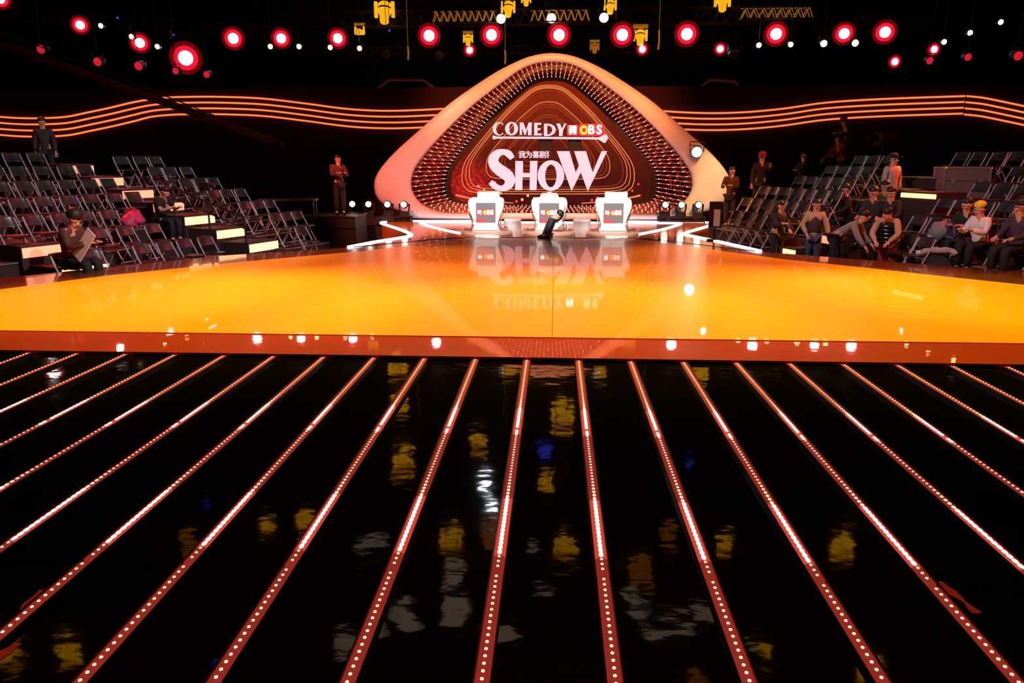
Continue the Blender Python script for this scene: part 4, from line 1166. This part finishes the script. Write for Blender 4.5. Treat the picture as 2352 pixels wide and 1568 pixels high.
chair_rows(SL, FL, LRr, {0: [2.46], 1: [2.57, 3.01, 3.42], 2: [2.51, 2.95, 3.38], 3: [2.37, 2.83, 3.30], 4: [2.33, 2.79, 3.26], 5: [2.20, 2.66, 3.18], 6: [1.95, 2.50, 3.0]},
           'left three-seat stand', 'chairs of the left three-seat stand', 'aisle')
left_rows = {0: [0.60, 0.05, -0.49, -1.03, -2.15, -2.75], 1: [-0.02, -0.70, -1.30, -1.85], 2: [-0.38, -0.93, -1.48, -2.03, -2.6], 3: [1.02, 0.48, -0.08, -0.64, -1.19, -1.73, -2.28],
             4: [1.08, 0.55, 0.0, -0.55, -0.98, -1.5, -2.05], 5: [1.15, 0.62, 0.06, -0.5, -1.0, -1.52], 6: [0.54, -0.06, -0.62, -1.18]}
chair_rows(SL, FL, LLr, left_rows, 'big left stand', 'chairs of the big left stand', 'aisle')
far_rows = {0: rng(2.15, 3.6, 0.46), 1: rng(2.15, 4.5, 0.46), 2: rng(2.15, 4.7, 0.46), 3: rng(2.70, 4.7, 0.46), 4: rng(3.05, 4.6, 0.46), 5: rng(3.4, 4.5, 0.46)}
chair_rows(SR, FR, RFr, far_rows, 'stand right of the arch', 'chairs of the stand right of the arch', 'aisle')
near_rows = {0: [-0.25, -0.70], 1: [0.35, -0.12, -0.6], 2: [0.53, 0.06, -0.44, -0.94, -1.44, -1.94, -2.44], 3: [0.42, -0.09, -0.59, -1.1, -1.6, -2.1], 4: [0.28, -0.22, -0.72, -1.22, -1.72], 5: [2.6, 2.08, 1.56, 1.05, 0.5, 0.0, -0.5, -1.0]}
chair_rows(SR, FR, RNr, near_rows, 'stand at the right edge', 'chairs of the right edge stand', 'aisle')


# ------------------------------------------------------------------ people
def skin_mesh(name, verts, edges, rads, root, m, sub=1):
    me = bpy.data.meshes.new('tmp'); me.from_pydata([tuple(v) for v in verts], edges, [])
    ob = bpy.data.objects.new('tmp', me); COL.objects.link(ob)
    ob.modifiers.new('s', 'SKIN')
    for i, d in enumerate(me.skin_vertices[0].data):
        r = rads[i]; d.radius = r if isinstance(r, tuple) else (r, r)
        d.use_root = (i == root)
    su = ob.modifiers.new('u', 'SUBSURF'); su.levels = sub; su.render_levels = sub
    dg = bpy.context.evaluated_depsgraph_get(); dg.update()
    out = bpy.data.meshes.new_from_object(ob.evaluated_get(dg)); out.name = name
    bpy.data.objects.remove(ob); bpy.data.meshes.remove(me)
    out.materials.clear(); out.materials.append(MATS[m])
    out.polygons.foreach_set('use_smooth', [True] * len(out.polygons))
    return out


def person(label, loc, rz, pose, top='cloth_black', bottom='cloth_black', hair='hair_black', hairstyle='short', sleeves='long', shoes='cloth_black', sc=1.0,
           hat=None, vest=None, group=None):
    """pose: pel (pelvis z), lean (torso pitch fwd), twist, head (pitch, yaw), arms [(elbow, wrist) offsets from shoulder L,R], legs [(knee, ankle) absolute, L,R]"""
    t = thing('person', label, 'person', loc, rz, group); t.scale = (sc, sc, sc)
    pel = Vector((pose.get('px', 0), 0, pose['pel'])); ln = pose.get('lean', 0.0); side = pose.get('side', 0.0)
    ax = Vector((math.sin(ln), side, math.cos(ln))).normalized(); fw = Vector((math.cos(ln), 0, -math.sin(ln)))
    sp = pel + ax * 0.20; ch = pel + ax * 0.36; nk = pel + ax * 0.53
    hp, hy = pose.get('head', (0, 0)); hl = ln * 0.45 + hp
    hax = Vector((math.sin(hl), side * 0.5, math.cos(hl))).normalized(); hf = Vector((math.cos(hl) * math.cos(hy), math.sin(hy), -math.sin(hl) * math.cos(hy)))
    jaw = nk + hax * 0.085 + hf * 0.015; cr = nk + hax * 0.175 + hf * 0.012; tp = nk + hax * 0.235
    V = [pel, sp, ch, nk, jaw, cr, tp]; E_ = [(0, 1), (1, 2), (2, 3), (3, 4), (4, 5), (5, 6)]
    Rd = [(0.145, 0.105), (0.125, 0.095), (0.145, 0.10), 0.052, (0.068, 0.075), (0.080, 0.092), (0.052, 0.058)]
    sh, wr_, hd, kn, an = [], [], [], [], []
    for i, s in enumerate((1, -1)):
        b = len(V); S = pel + ax * 0.475 + Vector((0, s * 0.165, 0)); e, w = pose['arms'][i]
        El = S + Vector(e); Wr = El + Vector(w); H = Wr + Vector(w).normalized() * 0.05
        V += [S, El, Wr, H]; E_ += [(2, b), (b, b + 1), (b + 1, b + 2), (b + 2, b + 3)]; Rd += [0.058, 0.042, 0.028, (0.036, 0.022)]
        sh.append(S); wr_.append((El, Wr, H))
    for i, s in enumerate((1, -1)):
        b = len(V); Hp = pel + Vector((0, s * 0.085, -0.03)); k_, a_ = (Vector(q) for q in pose['legs'][i])
        V += [Hp, k_, a_, a_ + Vector((0.13, 0, -0.05))]; E_ += [(0, b), (b, b + 1), (b + 1, b + 2), (b + 2, b + 3)]; Rd += [0.088, 0.058, 0.040, (0.045, 0.03)]
        kn.append((Hp, k_)); an.append(a_)
    rt = hax.cross(hf).normalized()
    fc = cr + hf * 0.085 - hax * 0.035
    b = len(V); V.append(fc + hf * 0.020 - hax * 0.012); E_.append((4, b)); Rd.append(0.016)
    for s in (-1, 1):
        b = len(V); V.append(cr + rt * 0.088 * s - hax * 0.03 - hf * 0.01); E_.append((5, b)); Rd.append((0.012, 0.022))
    for q, (El, Wr, H) in enumerate(wr_):
        hv = 7 + 4 * q + 3; d = (H - Wr).normalized(); u = d.cross(Vector((0, 0, 1)))
        u = u.normalized() if u.length > 0.1 else Vector((0, 1, 0)); v = d.cross(u)
        for j, L in enumerate((0.070, 0.080, 0.075, 0.060)):
            p0 = H + u * (j - 1.5) * 0.021 + d * 0.03; b = len(V)
            V += [p0, p0 + d * L * 0.55 + v * 0.010, p0 + d * L * 0.85 + v * 0.035]; E_ += [(hv, b), (b, b + 1), (b + 1, b + 2)]; Rd += [0.0095, 0.009, 0.007]
        p0 = H - u * 0.045 - d * 0.01 + v * 0.008; b = len(V)
        V += [p0, p0 + d * 0.035 - u * 0.012 + v * 0.012]; E_ += [(hv, b), (b, b + 1)]; Rd += [0.011, 0.008]
    body = link('body', skin_mesh('body', V, E_, Rd, 0, 'skin'), t)
    for s in (-1, 1):
        MB().ell(fc + rt * 0.032 * s + hax * 0.012 - hf * 0.006, (0.012, 0.012, 0.008), 6, 4).build('eye', 'eye_dark', t)
    MB().ell(fc - hax * 0.055 + hf * 0.0, (0.014, 0.024, 0.006), 6, 4).build('mouth', 'cloth_red', t)
    # clothes
    g = 0.016
    Vt = [pel - ax * 0.09, sp, ch, pel + ax * 0.50]; Et = [(0, 1), (1, 2), (2, 3)]; Rt_ = [(0.155 + g, 0.115 + g), (0.132 + g, 0.105 + g), (0.152 + g, 0.108 + g), 0.058 + g]
    for i in range(2):
        b = len(Vt); El, Wr, H = wr_[i]
        if sleeves == 'long':
            Vt += [sh[i], El, Wr]; Et += [(2, b), (b, b + 1), (b + 1, b + 2)]; Rt_ += [0.064 + g, 0.048 + g, 0.034 + g]
        elif sleeves == 'short':
            Vt += [sh[i], sh[i].lerp(El, 0.75)]; Et += [(2, b), (b, b + 1)]; Rt_ += [0.066 + g, 0.056 + g]
    link('top', skin_mesh('top', Vt, Et, Rt_, 0, top), t)
    Vb = [pel + ax * 0.04]; Eb = []; Rb = [(0.150 + g, 0.112 + g)]
    for i in range(2):
        b = len(Vb); Hp, k_ = kn[i]
        Vb += [Hp, k_, an[i] + (k_ - an[i]) * 0.06]; Eb += [(0, b), (b, b + 1), (b + 1, b + 2)]; Rb += [0.092 + g, 0.066 + g, 0.052 + g]
    link('trousers', skin_mesh('trousers', Vb, Eb, Rb, 0, bottom), t)
    for i in range(2):
        MB().ell(an[i] + Vector((0.06, 0, -0.045)), (0.14, 0.052, 0.05), 10, 6).build('shoe', shoes, t, True)
    # hair
    hb = MB(); M = Matrix((hf, rt, hax)).transposed()
    e = M.to_euler()
    hb.ell(cr + hax * 0.030 - hf * 0.036, (0.100, 0.096, 0.090), 12, 8, e)
    if hairstyle == 'long':
        hb.ell(cr - hax * 0.10 - hf * 0.055, (0.062, 0.095, 0.16), 10, 7, e)
    if hairstyle == 'bushy':
        hb.ell(cr + hax * 0.045 - hf * 0.05, (0.125, 0.125, 0.11), 12, 8, e)
    ho = hb.build('hair', hair, t, True)
    if hat:
        mh = MB(); mh.ell(cr + hax * 0.055 - hf * 0.020, (0.112, 0.104, 0.078), 12, 8, e)
        if hat[1] == 'cap':
            mh.box(cr + hf * 0.14 + hax * 0.03, (0.12, 0.15, 0.015), M)
        mh.build('hat', hat[0], t, True)
    if vest == 'puffer_black':
        for j in range(6):
            p = pel + ax * (0.00 + 0.088 * j) + fw * 0.01
            MB().ell(p, (0.190 + 0.012 * math.sin(j), 0.225 - (0.03 if j == 5 else 0), 0.062), 16, 8, (0, ln, 0)).build('vest_quilt', vest, t, True)
    elif vest:
        Vv = [pel - ax * 0.06, pel + ax * 0.18, ch + ax * 0.02, pel + ax * 0.47]
        link('vest', skin_mesh('vest', [v - fw * 0.03 for v in Vv], [(0, 1), (1, 2), (2, 3)], [0.20, 0.195, 0.205, 0.10], 0, vest), t)
    return t


def legs_stand(w=0.10, st=0.0): return [((0.02 + st, w, 0.49), (0.0 + st, w, 0.09)), ((0.02 - st, -w, 0.49), (-0.02 - st, -w, 0.09))]


def legs_sit(pz=0.5, sp=0.11, kx=0.42, ax_=0.40, az=0.09): return [((kx, sp, pz + 0.02), (ax_, sp, az)), ((kx, -sp, pz + 0.02), (ax_, -sp, az))]


ARM_DOWN = [((0.0, 0.05, -0.27), (0.05, 0.0, -0.23)), ((0.0, -0.05, -0.27), (0.05, 0.0, -0.23))]
ARM_LAP = [((0.10, 0.06, -0.25), (0.20, -0.08, -0.05)), ((0.10, -0.06, -0.25), (0.20, 0.08, -0.05))]
ARM_FRONT = [((0.12, 0.05, -0.24), (0.22, -0.10, 0.06)), ((0.12, -0.05, -0.24), (0.22, 0.10, 0.06))]
STAND = lambda **k: dict(pel=0.92, arms=ARM_DOWN, legs=legs_stand(), **k) if 'arms' not in k else dict(pel=0.92, legs=legs_stand(), **k)
SIT = lambda **k: {**dict(pel=0.52, arms=ARM_LAP, legs=legs_sit()), **k}

# left side
p1 = Vector((-8.62, 13.12, -0.36))
person('seated person in brown reading a large white script board at the lower left', p1, R(-12), SIT(lean=0.20, head=(0.45, -0.2), arms=ARM_FRONT), 'cloth_brown', 'cloth_black', hairstyle='bushy', sleeves='long', sc=1.12)
t = thing('script_board', 'large white script board held by the seated reader at left', 'board', (-8.20, 12.90, 0.50), R(-30))
MB().rbox((0, 0, 0.02), (0.27, 0.02, 0.56), 0.01, (R(-18), R(32), 0)).build('sheet', 'paper', t)
MB().rbox((-0.10, 0.0, -0.235), (0.30, 0.035, 0.03), 0.005, (R(-18), R(10), 0)).build('clip', 'black_metal', t)
place_chair(p1 + Vector((-0.02, 0.0, -0.08)), R(-12), 'black folding chair under the seated reader with the script board', 'chairs of the big left stand')
person('seated person in black T-shirt looking at a phone beside the left aisle', SL(0.85, 3.40, 0.13), R(-18), SIT(lean=0.25, head=(0.5, 0), arms=ARM_FRONT), 'cloth_black', 'cloth_black', sleeves='short', sc=0.98)
o = MB().rbox((0, 0, 0), (0.075, 0.012, 0.15), 0.008).build('phone', 'phone_black'); tag(o, 'small dark phone in the hands of the seated person in black', 'phone')
o.location = SL(0.72, 2.98, 0.86); o.rotation_euler = (R(-50), 0, R(60))
t = thing('backpack', 'crumpled magenta jacket bag on a chair in the left stand', 'bag', SL(0.0, 3.30, 0.60), R(-20))
lumpy(MB().ell((0, 0, 0.10), (0.18, 0.30, 0.15), 14, 9, (0.35, 0.2, 0.3)), 0.16, 3).build('body', 'cloth_magenta', t, True)
MB().ell((0.12, 0.05, 0.08), (0.13, 0.16, 0.10), 10, 6).build('pocket', 'cloth_magenta', t, True)
MB().tube([(-0.05, -0.12, 0.28), (0.08, -0.05, 0.36), (0.05, 0.1, 0.3)], 0.02, 6).build('strap', 'cloth_magenta', t)
person('dim standing person in a dark suit at the top of the left stand', (-12.75, 19.0, 1.25), R(-60), STAND(head=(0.1, 0)), 'cloth_dark', 'cloth_black')
road_case((-12.75, 19.2, GZ), (2.2, 1.2, 1.75), 'tall dark riser block behind the left stand under a standing person')
person('faint standing camera operator in the dark left of the arch', (-6.3, 22.4, 0.35), R(-60), STAND(arms=ARM_FRONT), 'cloth_brown', 'cloth_black')
road_case((-6.7, 22.4, GZ), (2.0, 1.4, 0.85), 'dark operator riser in the shadow left of the arch')
# centre
person('crouching dark figure with one arm raised in front of the middle desk', (-0.22, 19.20, -0.5), R(-10),
       dict(pel=0.58, lean=0.38, side=0.0, head=(0.95, 0), arms=[((0.17, 0.02, 0.02), (0.08, 0.0, 0.20)), ((-0.06, -0.06, -0.22), (-0.10, 0.0, -0.14))], legs=[((0.10, 0.08, 0.30), (0.02, 0.08, 0.08)), ((0.06, -0.08, 0.28), (-0.06, -0.08, 0.08))]), 'cloth_black', 'cloth_black', sc=0.98)
# right side
person('dim person at the right shoulder of the arch, lit red', (5.05, 22.6, 0.02), R(-120), STAND(arms=ARM_FRONT), 'cloth_brown', 'cloth_black')
person('dark person with a red cap raising a hand, right of the arch', (5.55, 21.4, 0.42), R(-110), STAND(arms=[((0.12, 0.08, -0.2), (0.16, 0.0, 0.16)), ARM_DOWN[1]]), 'cloth_black', 'cloth_black', hat=('cloth_red', 'cap'))
road_case((7.2, 23.15, GZ), (0.9, 0.8, 0.95), 'dark block under the person in black behind the top right chairs')
road_case((5.55, 21.5, GZ), (1.0, 0.8, 0.92), 'dark block under the red-capped person right of the arch')
person('standing person in black with arms folded behind the top chairs on the right', (7.2, 23.1, 0.45), R(205), STAND(arms=[((0.08, 0.08, -0.24), (0.18, -0.2, 0.05)), ((0.10, -0.08, -0.22), (0.16, 0.2, 0.02))]), 'cloth_black', 'cloth_black')
person('crouching camera operator high at the back right, lit red', (8.9, 24.4, 1.75), R(215), dict(pel=0.75, lean=0.6, head=(0.2, 0), arms=ARM_FRONT, legs=legs_stand()), 'cloth_dark', 'cloth_black', hat=('cloth_red', 'cap'))
person('red-lit person reaching forward below the back right operator', (8.4, 23.4, 1.0), R(200), dict(pel=0.88, lean=0.35, head=(0.1, 0), arms=[((0.14, 0.05, -0.22), (0.24, 0.0, -0.05)), ((0.14, -0.05, -0.22), (0.20, 0.0, -0.16))], legs=legs_stand()), 'cloth_red', 'cloth_black')
road_case((8.7, 24.1, GZ), (2.2, 2.2, 1.5), 'tall dark camera riser at the back right')
t = thing('film_camera', 'boxy broadcast camera on the back right riser', 'camera', (9.75, 24.0, 1.0), R(20))
MB().tube([(0, 0, 0), (0, 0, 1.35)], 0.05, 8).build('pedestal', 'black_metal', t)
MB().rbox((0, 0, 1.55), (0.55, 0.30, 0.36), 0.04).build('body', 'crane_brown', t)
MB().rbox((-0.05, -0.17, 1.6), (0.42, 0.04, 0.30), 0.01).build('viewfinder', 'case_panel', t)
MB().lathe([(0.10, 0), (0.11, 0.3)], 12, (-0.28, 0, 1.55), 0, (0, R(-90), 0)).build('lens', 'black_metal', t)

person('standing woman in a long black coat at the right edge of the stage', (4.93, 17.25, -0.5), R(-60), STAND(arms=[((0.04, 0.06, -0.26), (0.16, -0.06, -0.10)), ((0.10, -0.06, -0.22), (0.24, 0.02, 0.04))], head=(0.15, 0.3)), 'cloth_black', 'cloth_black', hairstyle='long', sc=0.92)
person('man in dark vest over a sandy hoodie standing beside the woman in black', (5.62, 16.95, -0.5), R(-105), STAND(arms=[((0.02, 0.10, -0.25), (0.10, 0.04, -0.20)), ((0.02, -0.10, -0.25), (0.12, 0.10, -0.18))]), 'cloth_sand', 'jeans', sc=0.94, vest='cloth_dark')
person('man in a grey sweater bending over the front chairs on the right', (5.92, 16.45, -0.5), R(-40), dict(pel=0.90, lean=0.95, head=(0.2, 0), arms=[((0.10, 0.05, -0.26), (0.16, 0.0, -0.16)), ((0.12, -0.05, -0.25), (0.16, 0.0, -0.18))], legs=legs_stand()), 'cloth_grey', 'cloth_black')
for (s, q, z, lab, yaw, tp_) in [(2.1, 1.75, 0.52, 'seated person in dark clothes, leftmost of the group behind the bending men', R(190), 'cloth_black'), (1.30, 1.80, 0.48, 'seated person in dark clothes in the middle of the group behind the bending men', R(215), 'cloth_dark'),
                                 (0.75, 1.72, 0.50, 'seated person in black with bare face, right of the group behind the bending men', R(230), 'cloth_black'), (1.75, 2.5, 0.60, 'half-hidden person at the back of the group behind the bending men', R(220), 'cloth_brown')]:
    person(lab, SR(s, q, z - 0.42), yaw, SIT(lean=0.15, head=(0.1, 0.1)), tp_, 'cloth_black', sc=1.0)
person('standing man in a pale pink shirt and dark cap in the right aisle', (7.97, 18.95, 0.36), R(-70), STAND(), 'cloth_pinkgrey', 'cloth_dark', hat=('cloth_black', 'cap'))
person('person in a shiny black puffer vest bending forward at the right stage edge', (6.82, 16.0, -0.5), R(235), dict(pel=0.86, lean=0.55, head=(0.5, 0), arms=[((0.16, 0.08, -0.24), (0.18, -0.12, -0.14)), ((0.16, -0.08, -0.24), (0.18, 0.12, -0.14))], legs=legs_stand()), 'cloth_sand', 'cloth_red', vest='puffer_black', sc=1.0)
person('seated person in a pale shirt and yellow beanie at the right', (8.06, 14.95, -0.12), R(205), SIT(lean=0.15, head=(0.2, 0), arms=ARM_FRONT), 'cloth_white', 'cloth_black', hat=('cloth_yellow', 'beanie'), sc=1.0)
person('dark-haired seated person in black left of the yellow beanie', (8.02, 15.42, -0.08), R(215), SIT(lean=0.1, head=(0.15, 0.3), arms=ARM_FRONT), 'cloth_black', 'cloth_black', hairstyle='long', sc=1.0)
person('seated person in a plum hoodie at the right edge of the picture', (8.42, 14.32, -0.16), R(200), SIT(lean=0.12, head=(0.1, 0), arms=ARM_LAP), 'cloth_plum', 'cloth_black', hairstyle='bushy', sc=1.1)
for (x, y, z, rz, lab) in [(8.08, 14.96, -0.12, R(205), 'black folding chair under the person in the yellow beanie'), (8.04, 15.43, -0.08, R(215), 'black folding chair under the dark-haired person in black'), (8.44, 14.33, -0.14, R(200), 'black folding chair under the plum hoodie at the right edge')]:
    place_chair(Vector((x, y, z)), rz, lab, 'chairs of the right edge stand')

# things lying about on the right
t = thing('coat_bundle', 'crumpled grey and white coat over a chair on the right', 'coat', SR(-0.55, 1.75, 0.44), R(20))
lumpy(MB().ell((0, 0, 0.12), (0.16, 0.20, 0.22), 12, 9, (0.3, 0.3, 0)), 0.2, 5).build('coat_body', 'cloth_grey', t, True)
MB().ell((-0.10, 0.03, 0.0), (0.08, 0.14, 0.12), 8, 6, (0, 0.5, 0.3)).build('coat_lining', 'cloth_white', t, True)
t = thing('purple_bag', 'dark bag with purple trim beside the grey coat', 'bag', SR(-0.95, 1.75, 0.44), R(20))
MB().rbox((0, 0, 0.16), (0.26, 0.30, 0.34), 0.06).build('body', 'cloth_dark', t)
MB().tube([(-0.14, -0.12, 0.10), (-0.15, -0.08, 0.28), (-0.14, 0.05, 0.36), (-0.14, 0.12, 0.25)], 0.022, 6).build('strap', 'cloth_purple', t)
MB().tube([(-0.135, -0.10, 0.05), (-0.14, 0.08, 0.07)], 0.02, 6).build('trim', 'cloth_purple', t)
t = thing('fur_scarf', 'pink fluffy scarf lying across the front chairs on the right', 'scarf', (7.36, 15.10, 0.16), R(-50))
MB().tube(smooth_line([(-0.30, 0, 0.02), (-0.15, 0.05, 0.09), (0.05, -0.02, 0.11), (0.25, 0.03, 0.12), (0.36, 0, 0.06)], 4), [0.05, 0.06, 0.07, 0.06, 0.05, 0.07, 0.06, 0.07, 0.06, 0.06, 0.07, 0.06, 0.05, 0.06, 0.05, 0.05, 0.04], 8).build('fur', 'cloth_pinkgrey', t, True)
MB().ell((-0.33, 0, 0.03), (0.07, 0.06, 0.05), 8, 6).build('tassel', 'cloth_white', t, True)
t = thing('dark_coat', 'black coat heaped under the pink scarf', 'coat', (7.40, 15.06, -0.40), R(-50))
lumpy(MB().ell((0, 0, 0.26), (0.36, 0.26, 0.28), 14, 9), 0.14, 6).build('coat_body', 'cloth_black', t, True)
MB().ell((0.28, -0.10, 0.12), (0.2, 0.16, 0.14), 10, 6).build('sleeve', 'cloth_black', t, True)
c = road_case((9.45, 18.70, 1.03), (0.95, 0.75, 0.74), 'metal-edged flight case standing on the right stand', R(-8), 'case_panel', 'case_edge')
t = thing('equipment_table', 'dark equipment table in the shadow left of the arch', 'table', (-7.5, 21.4, GZ), R(8))
MB().rbox((0, 0, 1.35), (1.6, 0.6, 0.05), 0.02).build('table_top', 'crane_brown', t)
for a in (-0.72, 0.72):
    for b in (-0.24, 0.24): MB().box((a, b, 0.66), (0.05, 0.05, 1.33)).build('leg', 'black_metal', t)

t = thing('stair_railing', 'dark metal handrail slanting down the left aisle stairs', 'railing', (0, 0, 0))
a0, a1 = SL(1.42, 1.5, 0.15), SL(1.25, 3.4, 0.80)
MB().tube([a0 + Vector((0, 0, 0.55)), a1 + Vector((0, 0, 0.55))], 0.025, 6).build('handrail', 'black_metal', t)
MB().tube([a0 + Vector((0, 0, 0.30)), a1 + Vector((0, 0, 0.30))], 0.018, 6).build('mid_rail', 'black_metal', t)
for u in (0.0, 0.5, 1.0):
    p = a0.lerp(a1, u); MB().tube([Vector((p.x, p.y, GZ)), p + Vector((0, 0, 0.56))], 0.022, 6).build('post', 'black_metal', t)
t = thing('camera_tripod', 'small black camera on a folded tripod standing on the left aisle stairs', 'tripod', SL(1.75, 2.9, 0.71))
for k in range(3):
    an = 2.1 * k + 0.4
    MB().tube([(0.20 * math.cos(an), 0.20 * math.sin(an), 0.01), (0.03 * math.cos(an), 0.03 * math.sin(an), 0.48)], 0.014, 6).build('leg', 'black_metal', t)
MB().tube([(0, 0, 0.45), (0, 0, 0.60)], 0.018, 6).build('column', 'black_metal', t)
MB().rbox((0, 0, 0.66), (0.26, 0.12, 0.13), 0.02).build('camera_body', 'black_metal', t)
MB().lathe([(0.05, 0), (0.055, 0.12)], 12, (0.12, 0, 0.66), 0, (0, R(90), 0)).build('lens', 'black_metal', t)
